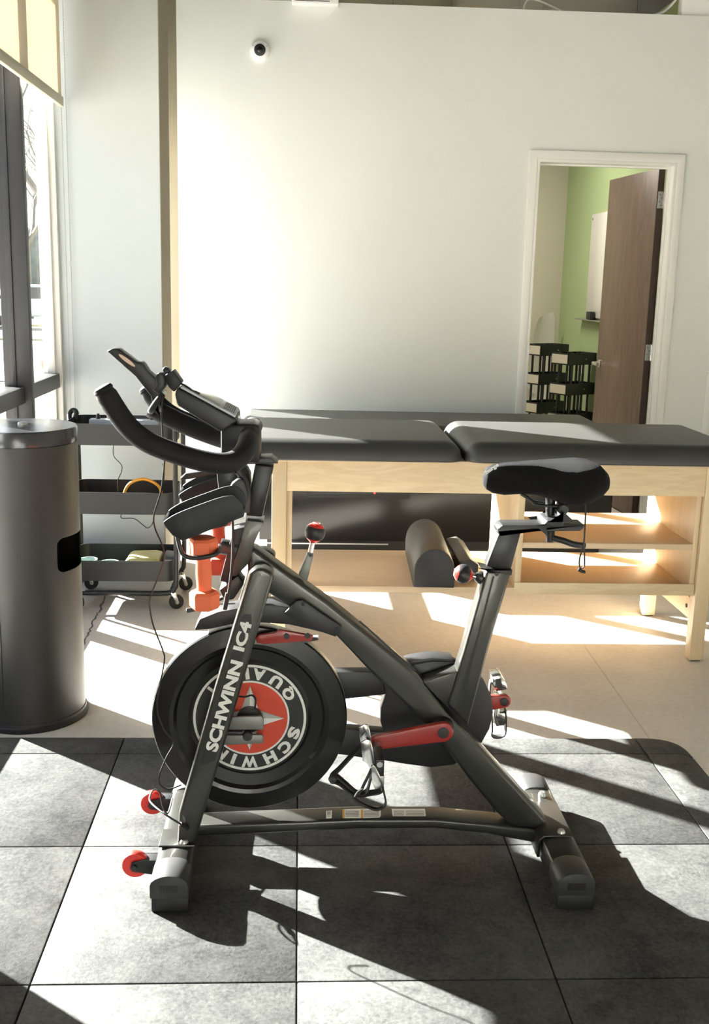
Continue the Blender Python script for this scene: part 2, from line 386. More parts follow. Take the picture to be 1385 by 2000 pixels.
def rrect(cx, cy, w, h, r, n=5):
    out = []
    for sx, sy, a0 in ((1, 1, 0), (-1, 1, 90), (-1, -1, 180), (1, -1, 270)):
        for k in range(n+1):
            a = math.radians(a0+90*k/n); out.append((cx+sx*(w/2-r)+r*math.cos(a), cy+sy*(h/2-r)+r*math.sin(a)))
    return out

# ================================================================= THE ROOM
XG = -0.70                         # glass line of the street windows
struct('floor', (-0.95, -8.0, -0.12), (5.0, 8.0, 0.0), 'concrete')
rngc = random.Random(5); ck = [PZ(206, 1158, 0), PZ(196, 1190, 0), PZ(183, 1212, 0), PZ(172, 1240, 0), PZ(150, 1290, 0)]
cl_ = []
for a_, b_ in zip(ck, ck[1:]):
    for k_ in range(8): cl_.append(a_.lerp(b_, k_/8)+Vector((rngc.uniform(-.006, .006), 0, 0)))
box_pts = [(p_.x-rngc.uniform(.002, .006), p_.y, .0004) for p_ in cl_]+[(p_.x+rngc.uniform(.002, .006), p_.y, .0004) for p_ in cl_[::-1]]
struct('ceiling', (-1.2, -8.2, 4.3), (5.2, 8.2, 4.4), 'ceiling_dark')
prism('crack', box_pts, (0, 0, .0004), 'grey_pack', bpy.data.objects['floor'], smooth=False)
mat('joint', (0.53, 0.485, 0.43), 0.8)
ja, jb = PZ(1142, 1262, 0), PZ(1268, 1442, 0)
prism('saw_joint', [(ja.x-.003, ja.y, .0003), (ja.x+.003, ja.y, .0003), (jb.x+.003, jb.y, .0003), (jb.x-.003, jb.y, .0003)], (0, 0, .0003), 'joint', bpy.data.objects['floor'], smooth=False)
# back wall with the doorway (stops short of the ceiling)
DX0, DX1, DZ = 2.133, 3.062, 2.424
pts = [(-.196, 0), (DX0, 0), (DX0, DZ), (DX1, DZ), (DX1, 0), (5.0, 0), (5.0, 3.333), (-.196, 3.318)]
o = prism('wall_back', [(x, 3.8, z) for x, z in pts], (0, .12, 0), 'wall_paint', smooth=False); o['kind'] = 'structure'
struct('wall_pier', (-.735, 2.29, 0), (-.121, 2.67, 4.3), 'pier_dimmed')
struct('wall_pier_shade_panel', (-.121, 2.292, 0), (-.117, 2.67, 4.3), 'shade_tone')  # thin added panel, shade of the side face put into its colour
struct('wall_alcove', (-.735, 5.0, 0), (-.08, 5.12, 4.3), 'shade_tone')  # recess shade is in the wall colour here
struct('wall_return', (-.196, 3.92, 0), (-.08, 5.0, 3.3), 'wall_paint')
struct('wall_right', (5.0, -8.0, 0), (5.12, 8.0, 4.3), 'wall_paint')
o = struct('trim_3', (3.392, 3.785, 0), (3.43, 3.80, 1.06), 'trim_paint', .003)
o = prism('trim_1', [(x, 3.78, z) for x, z in [(2.082, 0), (DX0, 0), (DX0, DZ), (DX1, DZ), (DX1, 0), (3.112, 0), (3.112, 2.478), (2.082, 2.478)]], (0, .02, 0), 'trim_paint', bev=.003); o['kind'] = 'structure'
o = prism('trim_2', [(x, 3.782, z) for x, z in [(DX0, 0), (DX0+.02, 0), (DX0+.02, DZ-.02), (DX1-.02, DZ-.02), (DX1-.02, 0), (DX1, 0), (DX1, DZ), (DX0, DZ)]], (0, .15, 0), 'trim_paint', bev=.002); o['kind'] = 'structure'
prism('stop', [(x, 3.86, z) for x, z in [(DX0+.02, 0), (DX0+.032, 0), (DX0+.032, DZ-.032), (DX1-.032, DZ-.032), (DX1-.032, 0), (DX1-.02, 0), (DX1-.02, DZ-.02), (DX0+.02, DZ-.02)]], (0, .03, 0), 'trim_paint', parent=o, bev=.001)
struct('baseboard_back', (-.19, 3.787, 0), (2.08, 3.80, .10), 'trim_paint', .002)
# left window wall: sill, head, piers
struct('wall_left', (-.95, -8.0, -.10), (-.63, 2.29, .14), 'wall_paint')
struct('wall_left', (-.76, 2.67, -.10), (-.63, 5.0, .14), 'wall_paint')
struct('wall_left', (-.76, -8.0, 3.0), (-.63, 5.0, 4.3), 'wall_paint')
struct('wall_left', (-.95, -5.0, .14), (-.63, -.78, 3.0), 'wall_paint')  # unseen stretch made solid to cut fill light from behind the camera
struct('wall_left', (-.95, -8.0, .14), (-.63, -7.5, 3.0), 'wall_paint')
struct('wall_left', (-.76, 5.12, -.10), (-.63, 8.0, 4.3), 'wall_paint')
struct('wall_front', (-.95, -8.1, 0), (5.0, -8.0, 4.3), 'wall_paint')

def window(name, y0, y1, mulls, rail=(1.03, 1.105), z0=.14, z1=3.0, white_end=False):
    w = bpy.data.objects.new(name, None); COL.objects.link(w); w.location = (XG, (y0+y1)/2, z0); w['kind'] = 'structure'
    xi, xo = -.622, -.745
    ys = [y0]+list(mulls)+[y1]
    for i, y in enumerate(ys):
        h = .026
        a, b = (y, y+.045) if i == 0 else ((y-.045, y) if i == len(ys)-1 else (y-h, y+h))
        if i == len(ys)-1 and white_end: mm = box('jamb', (XG-.012, b-.02, z0), (XG+.03, b, z1), 'trim_paint', w, .003)
        else: mm = box('mullion', (xo, a, z0), (xi, b, z1), 'frame_bronze', w, .003)
        if 0 < i < len(ys)-1:
            box('glazing_bead', (XG-.012, a-.010, z0), (XG+.012, a, z1), 'frame_bronze', mm, .002)
    for za, zb in ((z0, z0+.05), rail, (z1-.05, z1)):
        box('rail', (xo+.004, y0, za), (xi-.030, y1, zb), 'frame_bronze', w, .003)
    for a, b in zip(ys, ys[1:]):
        for za, zb in ((z0+.05, rail[0]), (rail[1], z1-.05)):
            box('pane', (XG-.004, a+.02, za-.01), (XG+.004, b-.02, zb+.01), 'window_glass', w)
    return w
window('window_1', -.78, 2.262, [.62, 1.57], white_end=True)
window('window_2', 2.69, 5.0, [3.78], z1=2.55)
struct('wall_left', (-.76, 2.67, 2.55), (-.63, 5.0, 3.0), 'wall_paint')  # unseen header added to trim window light on the back wall
window('window_3', -7.5, -5.0, [-6.25])
struct('trim_4', (-.735, 2.264, 0), (-.640, 2.29, 3.0), 'trim_paint', .003)

# roller blind in front of the near window
rb = thing('roller_blind', 'beige roller blind pulled partway down over the street window', 'blind', (-.585, 1.0, 2.43))
box('fabric', (-.592, -.74, 2.46), (-.589, 2.225, 3.06), 'blind_fabric', rb)
box('bottom_bar', (-.602, -.74, 2.42), (-.580, 2.228, 2.468), 'beige_paint', rb, .004)
cyl('roller', (-.60, -.74, 3.06), (-.60, 2.225, 3.06), .025, 'beige_paint', rb)
for k, (cx_, cy_) in enumerate(((P(129, 500, 2.245).x, 2.245), (P(138, 500, 2.278).x, 2.278))):
    bmb = bmesh.new()
    tube('x', [(cx_, cy_, .55), (cx_, cy_, 3.0)], .0011, 'white_plastic', bm=bmb, sm=1, seg=5)
    for i in range(180):
        z = .55+i*.0136
        bmesh.ops.create_icosphere(bmb, subdivisions=1, radius=.0026, matrix=Matrix.Translation((cx_, cy_, z)))
    o = from_bm('bead_chain', bmb, 'steel', None)
    tag(o, 'thin hanging bead chain nearest the window glass' if k == 0 else 'thin hanging bead chain along the edge of the white pier', 'chain', 'bead chains of the roller blind')

# second room behind the doorway
struct('wall_green', (3.20, 3.92, 0), (3.32, 7.3, 3.6), 'green_paint')
struct('wall_far', (.5, 7.3, 0), (5.0, 7.42, 4.3), 'beige_paint')
struct('wall_divider', (.38, 3.92, 0), (.5, 7.42, 3.3), 'beige_paint')
lt = thing('added_fill_lamp', 'added unseen lamp brightening the room behind the doorway', 'lamp', (1.7, 5.6, 3.2))  # unseen fixture, added to brighten the far room
box('housing', (1.1, 5.52, 3.24), (2.5, 5.68, 3.30), 'white_plastic', lt, .005)
box('diffuser', (1.12, 5.535, 3.225), (2.48, 5.665, 3.24), 'fill_panel', lt)
ld = bpy.data.lights.new('fill_light', 'AREA'); ld.shape = 'RECTANGLE'; ld.size = 1.35; ld.size_y = .12; ld.energy = 46; ld.color = (1, .93, .82)
lo = bpy.data.objects.new('fill_light', ld); COL.objects.link(lo); lo.location = (1.8, 5.6, 3.22); lo.parent = lt; lo.matrix_parent_inverse = Matrix.Translation(-lt.location)
for x in (1.3, 2.3): cyl('hanger', (x, 5.6, 3.30), (x, 5.6, 4.3), .004, 'steel', lt, 8)

# door leaf, standing open into the second room
HA = Vector((2.992, 3.935, 0)); HB = Vector((2.918, 4.842, 0)); hd = (HB-HA).normalized(); hn = Vector((hd.y, -hd.x, 0))
dr = bpy.data.objects.new('door_1', None); COL.objects.link(dr); dr.location = HA; dr['kind'] = 'structure'; dr['label'] = 'dark walnut door standing open'
z0d, z1d = .01, 2.405
prism('leaf', [HA+Vector((0, 0, z0d)), HB+Vector((0, 0, z0d)), HB+Vector((0, 0, z1d)), HA+Vector((0, 0, z1d))], hn*.045, 'walnut', dr, .0015)
prism('hinge_edge', [HA+Vector((0, 0, z0d))+hn*.001-hd*.002, HA+hn*.044+Vector((0, 0, z0d))-hd*.002, HA+hn*.044+Vector((0, 0, z1d))-hd*.002, HA+hn*.001+Vector((0, 0, z1d))-hd*.002], hd*.0018, 'walnut_edge', dr)
for hz in (2.20, 1.18, .25):
    a = HA+hn*.006-hd*.004
    h = prism('hinge', [a+Vector((0, 0, hz-.055)), a+hn*.036+Vector((0, 0, hz-.055)), a+hn*.036+Vector((0, 0, hz+.055)), a+Vector((0, 0, hz+.055))], hd*.002, 'steel', dr)
    cyl('pin', a+hn*.042+Vector((0, 0, hz-.056))-hd*.004, a+hn*.042+Vector((0, 0, hz+.056))-hd*.004, .006, 'chrome', h, 10)
    for q, (u, w) in enumerate(((.012, .035), (.026, .012), (.012, -.012), (.026, -.035))):
        c = a+hn*u+Vector((0, 0, hz+w)); cyl('screw', c, c-hd*.001, .0035, 'frame_bronze', h, 8)
hc = HA+hd*.845+Vector((0, 0, 1.04))
hh = lathe('handle', [(.0, -.001), (.030, 0), (.030, .008), (.014, .014), (.014, .060), (0, .060)], 'chrome', dr, hc, -hn, 16)
tube('lever', [hc-hn*.055, hc-hn*.062-hd*.05, hc-hn*.060-hd*.115], .012, 'chrome', hh, 8, 3)
prism('latch_plate', [HB+Vector((0, 0, .98))+hn*.01, HB+Vector((0, 0, .98))+hn*.035, HB+Vector((0, 0, 1.10))+hn*.035, HB+Vector((0, 0, 1.10))+hn*.01], hd*.002, 'chrome', dr)
tube('lever', [hc+hn*.09, hc+hn*.095-hd*.05, hc+hn*.093-hd*.10], .009, 'chrome', hh, 8, 3)

# whiteboard, tray, eraser, outlets on the green wall
wb = thing('whiteboard', 'frameless whiteboard on the green wall behind the open door', 'whiteboard', (3.195, 5.8, 1.34))
box('board', (3.185, 5.05, 1.352), (3.198, 6.27, 2.245), 'whiteboard', wb, .002)
for yy, zz in ((6.23, 1.39), (6.23, 2.205)): cyl('standoff', (3.185, yy, zz), (3.180, yy, zz), .010, 'steel', wb, 10)
box('pen_tray', (3.13, 5.45, 1.325), (3.198, 6.42, 1.335), 'steel', wb, .002)
tag(box('board_eraser', (3.135, 5.93, 1.336), (3.180, 6.06, 1.405), 'plastic_black', None, .006), 'small black board eraser on the whiteboard tray', 'eraser')
tag(box('wall_outlet', (3.19, 5.62, .72), (3.20, 5.70, .86), 'white_plastic', None, .003), 'white wall plate on the green wall close to the door edge', 'outlet')
tag(box('wall_outlet', (3.19, 6.28, .84), (3.20, 6.36, .96), 'white_plastic', None, .003), 'white wall plate on the green wall behind the black carts', 'outlet')

# security camera, sign box, ceiling things
sc_ = thing('security_camera', 'white round security camera with black lens high on the wall', 'camera', (.328, 3.80, 3.019))
lathe('base', [(.063, 0), (.063, .018), (.056, .030), (.040, .036), (.034, .038), (0, .038)], 'white_plastic', sc_, (.328, 3.80, 3.019), (0, -1, 0), 32)
lathe('lens_ring', [(.036, .036), (.036, .042), (.028, .046), (.0, .046)], 'plastic_black', sc_, (.328, 3.80, 3.019), (0, -1, 0), 28)
lathe('lens', [(.024, .045), (.022, .054), (.016, .062), (.008, .066), (0, .067)], 'lens_black', sc_, (.328, 3.80, 3.019), (0, -1, 0), 24)
for k in range(3):
    a = math.radians(90+120*k+60); c = Vector((.328+.05*math.cos(a), 3.768, 3.019+.05*math.sin(a)))
    cyl('screw', c, c-Vector((0, .004, 0)), .003, 'steel', sc_, 8)
ex = thing('wall_sign_box', 'white shallow box with a slot fixed high on the wall at the picture edge', 'fixture', (.67, 3.76, 3.30))
box('body', (.525, 3.72, 3.292), (.815, 3.80, 3.46), 'white_plastic', ex, .004)
box('slot', (.545, 3.7185, 3.305), (.76, 3.7205, 3.309), 'frame_bronze', ex)
du = thing('air_duct', 'pale flat air duct above the back wall', 'duct', (3.2, 6.3, 3.75))
prism('duct_body', [(1.9, 6.1, 3.9), (4.9, 6.1, 3.62), (4.9, 6.1, 4.1), (1.9, 6.1, 4.25)], (0, .6, 0), 'duct', du, .01)
for k in range(3):
    x = 2.6+k*.8; box('seam', (x, 6.085, 3.80), (x+.03, 6.1, 4.1), 'duct', du, .002)
tag(box('ceiling_box', (3.02, 3.83, 3.333), (3.6, 3.91, 3.50), 'white_plastic', None, .006), 'pale box resting on top of the back wall at the right', 'box')
tag(tube('ceiling_cable', [(2.0, 3.86, 3.33), (2.03, 3.9, 3.40), (2.1, 3.95, 3.42), (2.2, 3.9, 3.37), (2.26, 3.86, 3.33)], .006, 'white_plastic', None, 6), 'loose loop of pale cable on top of the back wall', 'cable')
tag(tube('ceiling_cable', [(2.85, 3.86, 3.335), (2.93, 3.88, 3.37), (3.0, 3.87, 3.46), (3.0, 3.9, 3.6)], .008, 'white_plastic', None, 6), 'pale cable rising beside the box on the back wall', 'cable')

# ---------------------------------------------------------------- outside
struct('ground_outside', (-60, -40, -.3), (-.95, 90, -.15), 'concrete')
o = struct('lawn', (-60, 26, -.16), (6, 30, -.10), 'grass_dry')
o = struct('road', (-60, 14.5, -.15), (6, 22, -.13), 'asphalt')
o = struct('lawn', (-60, 34, -.16), (20, 70, -.08), 'grass_dry')
def tree(x, y, h, seed, label):
    rng = random.Random(seed); t = thing('bare_tree', label, 'tree', (x, y, -.1), 'bare winter trees outside the window')
    bmt = bmesh.new()
    def br(p, d, L, r, lv):
        q = p+d*L*.5+Vector((rng.uniform(-.05, .05), rng.uniform(-.05, .05), 0))*L; e = p+d*L
        tube('x', [p, q, e], r, 'bark', bm=bmt, seg=5, sm=2, cap=False, rr=lambda s: 1-.35*s)
        if lv == 0: return
        for k in range(3 if lv > 1 else 2):
            dd = (d+Vector((rng.uniform(-.9, .9), rng.uniform(-.9, .9), rng.uniform(-.1, .6)))).normalized()
            br(p+d*L*rng.uniform(.6, 1.0), dd, L*rng.uniform(.55, .75), r*.55, lv-1)
    br(Vector((x, y, -.1)), Vector((0, 0, 1)), h*.33, h*.018, 5)
    from_bm('branches', bmt, 'bark', t, True, 60)
tree(-6.1, 27.5, 11.0, 3, 'nearest bare tree outside the window')
tree(-9.8, 39.0, 10, 11, 'bare tree further up the street')
tree(-10.2, 50.0, 12, 23, 'small bare tree far beyond the road')
bmh = bmesh.new()
for i in range(60):
    bmesh.ops.create_icosphere(bmh, subdivisions=2, radius=1.0, matrix=Matrix.Translation((-34+i*.75, 58+random.uniform(-3, 3), random.uniform(.3, 3.8))) @ Matrix.Diagonal((random.uniform(1, 2), 1.2, random.uniform(1.2, 2.4), 1)))
o = from_bm('tree_belt', bmh, 'hedge_far', None); tag(o, 'grey belt of distant woodland beyond the street', 'woodland', kind='stuff')
car = thing('parked_car', 'pale car parked across the street', 'car', (-8.2, 33.0, -.1))
cp = [(-2.1, .35), (-2.1, .75), (-1.2, .85), (-.7, 1.35), (.7, 1.38), (1.4, .95), (2.1, .85), (2.15, .35)]
prism('body', [Vector((-8.2+x, 32.2, z-.1)) for x, z in cp], (0, 1.7, 0), 'car_paint', car, .08, 2)
for s in (-1.3, 1.35): cyl('wheel', (-8.2+s, 32.12, .22), (-8.2+s, 34.0, .22), .32, 'rubber_black', car, 20, .03)
prism('side_glass', [Vector((-8.2+x, 32.18, z-.1)) for x, z in [(-.95, .9), (-.6, 1.27), (.65, 1.29), (1.2, .95)]], (0, .01, 0), 'glass_dark', car)
pt = thing('plant_pot', 'reddish brown plant pot standing on the pavement outside', 'pot', (-3.05, 13.0, -.15))
lathe('pot', [(.0, 0), (.16, 0), (.24, .42), (.27, .42), (.27, .50), (.22, .50), (.2, .40), (0, .40)], 'terracotta', pt, (-3.05, 13.0, -.15), (0, 0, 1), 20)

# ================================================================= RUBBER MAT
MT = .02
gm = thing('rubber_gym_mat', 'black rubber tile mat with sloped border under the exercise bike', 'mat', (.6, -1.0, 0))
S = .61
bmq = bmesh.new(); bmesh.ops.create_cube(bmq, size=1)
for v in bmq.verts: v.co = Vector((v.co.x*(S-.0035), v.co.y*(S-.0035), (v.co.z+.5)*MT))
bevel_all(bmq, .003, 2); me_t = bpy.data.meshes.new('tile'); bmesh.ops.recalc_face_normals(bmq, faces=bmq.faces); bmq.to_mesh(me_t); bmq.free()
for j in range(6):
    for i in range(-1, 3):
        o = link('tile', me_t, 'rubber_tile', gm) if (i, j) == (-1, 0) else bpy.data.objects.new('tile', me_t)
        if o.name not in COL.objects: COL.objects.link(o); o.parent = gm; o.matrix_parent_inverse = Matrix.Translation(-gm.location)
        o.location = (i*S+S/2, -j*S-S/2, random.uniform(-.0006, .0006)); o.rotation_euler.z = random.uniform(-.0015, .0015)
def border(base, top, nm='border_tile'):
    bm = bmesh.new(); A = [bm.verts.new((x, y, 0)) for x, y in base]; B = [bm.verts.new((x, y, MT)) for x, y in top]; n = len(base)
    bm.faces.new(A[::-1]); bm.faces.new(B)
    for k in range(n): bm.faces.new((A[k], A[(k+1) % n], B[(k+1) % n], B[k]))
    bmesh.ops.recalc_face_normals(bm, faces=bm.faces); bevel_all(bm, .002, 2, 25)
    return from_bm(nm, bm, 'rubber_tile', gm)
BW, BT = .172, .125
for i in range(-1, 3):
    a, b = i*S+.002, (i+1)*S-.002
    border([(a, .002), (b, .002), (b, BW), (a, BW)], [(a, .002), (b, .002), (b, BT), (a, BT)])
for j in range(6):
    a, b = -j*S-.002, -(j+1)*S+.002; x0 = 3*S+.002
    border([(x0, b), (x0+BW, b), (x0+BW, a), (x0, a)], [(x0, b), (x0+BT, b), (x0+BT, a), (x0, a)])
x0, y0 = 3*S+.002, .002
def corner(w): return [(x0, y0)]+[(x0+w*math.cos(math.radians(t))**.62, y0+w*math.sin(math.radians(t))**.62) if 0 < t < 90 else ((x0+w, y0) if t == 0 else (x0, y0+w)) for t in range(0, 91, 9)]
border(corner(BW), corner(BT))

# ================================================================= WASTE BIN
BC = Vector((-.388, .40, 0)); BR = .197
bn = thing('waste_bin', 'tall round charcoal metal bin with a side opening beside the window', 'bin', BC)
prof = [(BR, .03), (BR, 1.028), (BR-.004, 1.028), (BR-.004, .034), (BR-.004, .034)]
def shell(name, ro, ri, za, zb, m, parent, seg=72, cutter=None):
    bm = bmesh.new(); R4 = []
    for r, z in ((ro, za), (ro, zb), (ri, zb), (ri, za)):
        R4.append([bm.verts.new((BC.x+r*math.sin(2*math.pi*k/seg), BC.y-r*math.cos(2*math.pi*k/seg), z)) for k in range(seg)])
    for a in range(4):
        A, B = R4[a], R4[(a+1) % 4]
        for k in range(seg): bm.faces.new((A[k], A[(k+1) % seg], B[(k+1) % seg], B[k]))
    bmesh.ops.recalc_face_normals(bm, faces=bm.faces)
    o = from_bm(name, bm, m, None)
    if cutter is not None:
        md = o.modifiers.new('cut', 'BOOLEAN'); md.operation = 'DIFFERENCE'; md.solver = 'EXACT'; md.object = cutter
        dg = bpy.context.evaluated_depsgraph_get(); dg.update()
        me = bpy.data.meshes.new_from_object(o.evaluated_get(dg)); bpy.data.objects.remove(o); bpy.data.objects.remove(cutter)
        o = link(name, me, m, None)
    o.parent = parent; o.matrix_parent_inverse = Matrix.Translation(-parent.location)
    return o
ang = math.radians(76); cd = Vector((math.sin(ang), -math.cos(ang), 0)); ct = Vector((math.cos(ang), math.sin(ang), 0))
q = [BC+cd*.10+ct*u+Vector((0, 0, w)) for u, w in rrect(0, .640, .19, .125, .028)]
cut = prism('cutter', q, cd*.2, 'bin_metal', smooth=False)
shell('body', BR, BR-.004, .03, 1.03, 'bin_metal', bn, 72, cut)
lathe('lid', [(BR+.001, 1.032), (BR+.001, 1.078), (BR-.003, 1.085), (BR-.02, 1.086), (0, 1.088)], 'bin_lid', bn, BC, (0, 0, 1), 72)
lathe('lid_button', [(.017, 1.086), (.017, 1.093), (.013, 1.096), (0, 1.096)], 'steel', bn, BC+Vector((.01, .0, 0)), (0, 0, 1), 20)
lathe('base_ring', [(BR+.008, 0), (BR+.010, .008), (BR+.010, .018), (BR+.004, .022), (BR+.003, .032), (BR-.01, .032)], 'plastic_black', bn, BC, (0, 0, 1), 72)
lathe('liner', [(.115, .04), (.115, .95), (.11, .95), (.11, .05), (0, .05)], 'rubber_black', bn, BC, (0, 0, 1), 40)
bm = bmesh.new(); ga = [math.radians(-78+64*k/16) for k in range(17)]; rows = []
for r, z in ((BR-.001, .10), (BR+.003, .10), (BR+.003, .678), (BR-.001, .678)):
    rows.append([bm.verts.new((BC.x+r*math.sin(a), BC.y-r*math.cos(a), z)) for a in ga])
for a in range(4):
    A, B = rows[a], rows[(a+1) % 4]
    for k in range(16): bm.faces.new((A[k], A[k+1], B[k+1], B[k]))
bm.faces.new([r[0] for r in rows]); bm.faces.new([r[-1] for r in rows][::-1])
from_bm('access_door', bm, 'bin_metal', bn)

# ================================================================= THREE-TIER TROLLEY
def tray(name, x0, x1, y0, y1, z0, z1, m, parent, r=.05, t=.003):
    bm = bmesh.new(); cx_, cy_, w, h = (x0+x1)/2, (y0+y1)/2, x1-x0, y1-y0
    O = rrect(cx_, cy_, w, h, r, 6); I = rrect(cx_, cy_, w-2*t, h-2*t, r-t, 6); n = len(O)
    L = [[bm.verts.new((x, y, z)) for x, y in pl] for pl, z in ((O, z0), (O, z1), (I, z1), (I, z0+t))]
    for a in range(3):
        for k in range(n): bm.faces.new((L[a][k], L[a][(k+1) % n], L[a+1][(k+1) % n], L[a+1][k]))
    bm.faces.new(L[0][::-1]); bm.faces.new(L[3])
    return from_bm(name, bm, m, parent)
def caster(parent, x, y, yaw=0.0, r=.036):
    M = Matrix.Translation((x, y, 0)) @ Matrix.Rotation(yaw, 4, 'Z')
    c = M @ Vector((.018, 0, r)); ax = (M.to_3x3() @ Vector((0, 1, 0)))
    w = lathe('caster', [(.004, -.012), (r-.004, -.012), (r, -.008), (r, .008), (r-.004, .012), (.004, .012)], 'rubber_black', parent, c, ax, 24)
    for s in (-1, 1):
        prism('caster_fork', [M @ Vector((x_, s*.016, z_)) for x_, z_ in [(-.014, .088), (.012, .088), (.026, r+.004), (.024, r-.010), (.012, r-.008), (.006, r+.012)]], ax*.003*s, 'chrome', w, .001)
    lathe('hub', [(.010, -.0185), (.010, .0185)], 'steel', w, c, ax, 12)
    cyl('stem', M @ Vector((0, 0, .078)), M @ Vector((0, 0, .10)), .010, 'chrome', w, 12)
TX0, TX1, TY0, TY1 = -.522, -.004, 1.70, 2.05
tr = thing('utility_trolley', 'black three-tier metal utility trolley on castors beside the white pier', 'trolley', ((TX0+TX1)/2, (TY0+TY1)/2, 0))
for z0, z1 in ((.815, .918), (.477, .585), (.140, .243)):
    tray('tray', TX0, TX1, TY0, TY1, z0, z1, 'tray_metal', tr)
for y in (TY0-.008, TY1+.008):
    xa, xb = TX0-.004, TX1+.012
    tube('frame_loop', [(xa, y, .90), (xa, y, .5), (xa, y, .17), (xa+.012, y, .105), (xa+.05, y, .083), (-.26, y, .082), (xb-.05, y, .083), (xb-.012, y, .105), (xb, y, .17), (xb, y, .5), (xb, y, .90)], .0125, 'black_metal', tr, 10, 4)
for x in (TX0+.03, TX1-.02):
    tube('cross_bar', [(x, TY0-.008, .083), (x, TY1+.008, .083)], .0085, 'black_metal', tr, 8, 1)
caster(tr, -.012, 1.700, math.radians(20)); caster(tr, .0, 2.03, math.radians(10)); caster(tr, TX0+.03, 1.70, math.radians(-30)); caster(tr, TX0+.03, 2.03, .3)
ps = thing('power_strip', 'grey power strip with black knobs in the top tray of the trolley', 'power strip', (-.25, 1.79, .82))
box('strip_body', (-.418, 1.80, .823), (-.083, 1.86, .926), 'grey_strip', ps, .003)
for x in (-.378, -.325, -.118): lathe('knob', [(.010, .926), (.010, .942), (.007, .948), (.007, .952), (0, .952)], 'plastic_black', ps, (x, 1.83, 0), (0, 0, 1), 12)
tag(tube('orange_hoop', [(-.262, 1.80, .485), (-.255, 1.80, .56), (-.225, 1.80, .612), (-.16, 1.80, .635), (-.10, 1.80, .612), (-.075, 1.80, .575), (-.07, 1.80, .485)], .0075, 'orange_plastic', None, 8), 'orange hoop handle sticking out of the middle trolley tray', 'hoop')
tag(prism('wipes_pack', [Vector((x, 1.78, z)) for x, z in [(-.265, .15), (-.255, .226), (-.23, .236), (-.12, .240), (-.085, .232), (-.08, .15)]], (0, .17, 0), 'yellow_pack', None, .012, 3), 'pale yellow soft pack in the bottom trolley tray', 'pack')
gp = thing('grey_pouch', 'dark grey pouch with white label in the bottom trolley tray', 'pouch', (-.03, 1.84, .15))
prism('pouch', [Vector((x, 1.80, z)) for x, z in [(-.072, .146), (-.070, .245), (-.012, .238), (-.012, .146)]], (0, .13, 0), 'grey_pack', gp, .008)
box('label', (-.062, 1.7985, .205), (-.020, 1.8, .226), 'white_print', gp)
for k, (x, l) in enumerate(((-.44, 'small teal bowl at the bin end of the bottom trolley tray'), (-.335, 'small teal bowl next to the yellow pack in the trolley'))):
    zt = .225 if k == 0 else .213
    tag(lathe('small_bowl', [(.0, .144), (.028, .144), (.046, zt), (.042, zt), (.024, .150), (0, .150)], 'teal_ceramic', None, (x, 1.80, 0), (0, 0, 1), 24), l, 'bowl', 'teal bowls in the trolley')
tag(tube('tray_cable', [P(222, 866, 1.86), P(222, 890, 1.86), P(237, 908, 1.86), P(237, 922, 1.86), P(230, 940, 1.86), P(232, 965, 1.86)], .0022, 'rubber_black', None, 6), 'thin black cable hanging between the upper trolley trays', 'cable')
tag(tube('tray_cable', [P(237, 1004, 1.68), P(238, 1012, 1.67), P(262, 1013, 1.67), P(280, 1026, 1.67), P(289, 1031, 1.67), P(298, 1022, 1.66), P(303, 1000, 1.66), P(320, 935, 1.66), P(318, 905, 1.66)], .0022, 'rubber_black', None, 6), 'thin black cable sagging below the middle trolley tray', 'cable')
tag(tube('coiled_plug', [(-.545, 1.97, .895), (-.55, 1.99, .925), (-.535, 2.0, .945), (-.515, 1.99, .935), (-.52, 1.96, .90)], .012, 'rubber_black', None, 8), 'black cable coil hooked over the trolley corner by the window', 'cable')

# ================================================================= TREATMENT TABLES
def pad(name, x0, x1, y0, y1, z0, z1, parent, bev=.074, crown=.008):
    bm = bmesh.new(); nx, ny = 14, 8; g = []
    bmesh.ops.create_cube(bm, size=1)
    for v in bm.verts: v.co = Vector(((v.co.x+.5)*(x1-x0)+x0, (v.co.y+.5)*(y1-y0)+y0, (v.co.z+.5)*(z1-z0)+z0))
    te = [e for e in bm.edges if all(v.co.z > z1-1e-4 for v in e.verts)]
    ve = [e for e in bm.edges if abs(e.verts[0].co.z-e.verts[1].co.z) > .01]
    bmesh.ops.bevel(bm, geom=te+ve, offset=bev, segments=8, profile=.5, affect='EDGES')
    be = [e for e in bm.edges if all(v.co.z < z0+1e-4 for v in e.verts) and len(e.link_faces) == 2 and e.calc_face_angle(0) > .5]
    bmesh.ops.bevel(bm, geom=be, offset=.006, segments=2, profile=.5, affect='EDGES')
    return from_bm(name, bm, 'vinyl', parent, True, 60)
ft = thing('treatment_table', 'maple treatment table with grey split cushion top and shelves, nearest the bike', 'table', (1.45, 1.34, 0))
LX0, LX1, LY0, LY1, LZ = .491, 2.405, .985, 1.70, .872
for x in (LX0, LX1-.062):
    for y in (LY0, LY1-.062):
        lg = box('leg', (x, y, .006), (x+.062, y+.062, LZ), 'maple_z', ft, .003)
        box('foot_pad', (x+.01, y+.01, 0), (x+.052, y+.052, .006), 'rubber_black', lg)
for x in (LX0+.062, LX1-.086):
    box('leg_cheek', (x, LY0+.018, .30), (x+.024, LY0+.06, LZ-.13), 'maple_z', ft, .002) if x < 1 else None
box('front_apron', (LX0+.062, LY0+.004, .745), (LX1-.062, LY0+.028, LZ), 'maple_x', ft, .002)
box('back_apron', (LX0+.062, LY1-.03, .745), (LX1-.062, LY1-.006, LZ), 'maple_x', ft, .002)
box('side_apron', (LX0+.02, LY0+.062, .745), (LX0+.044, LY1-.062, LZ), 'maple_x', ft, .002)
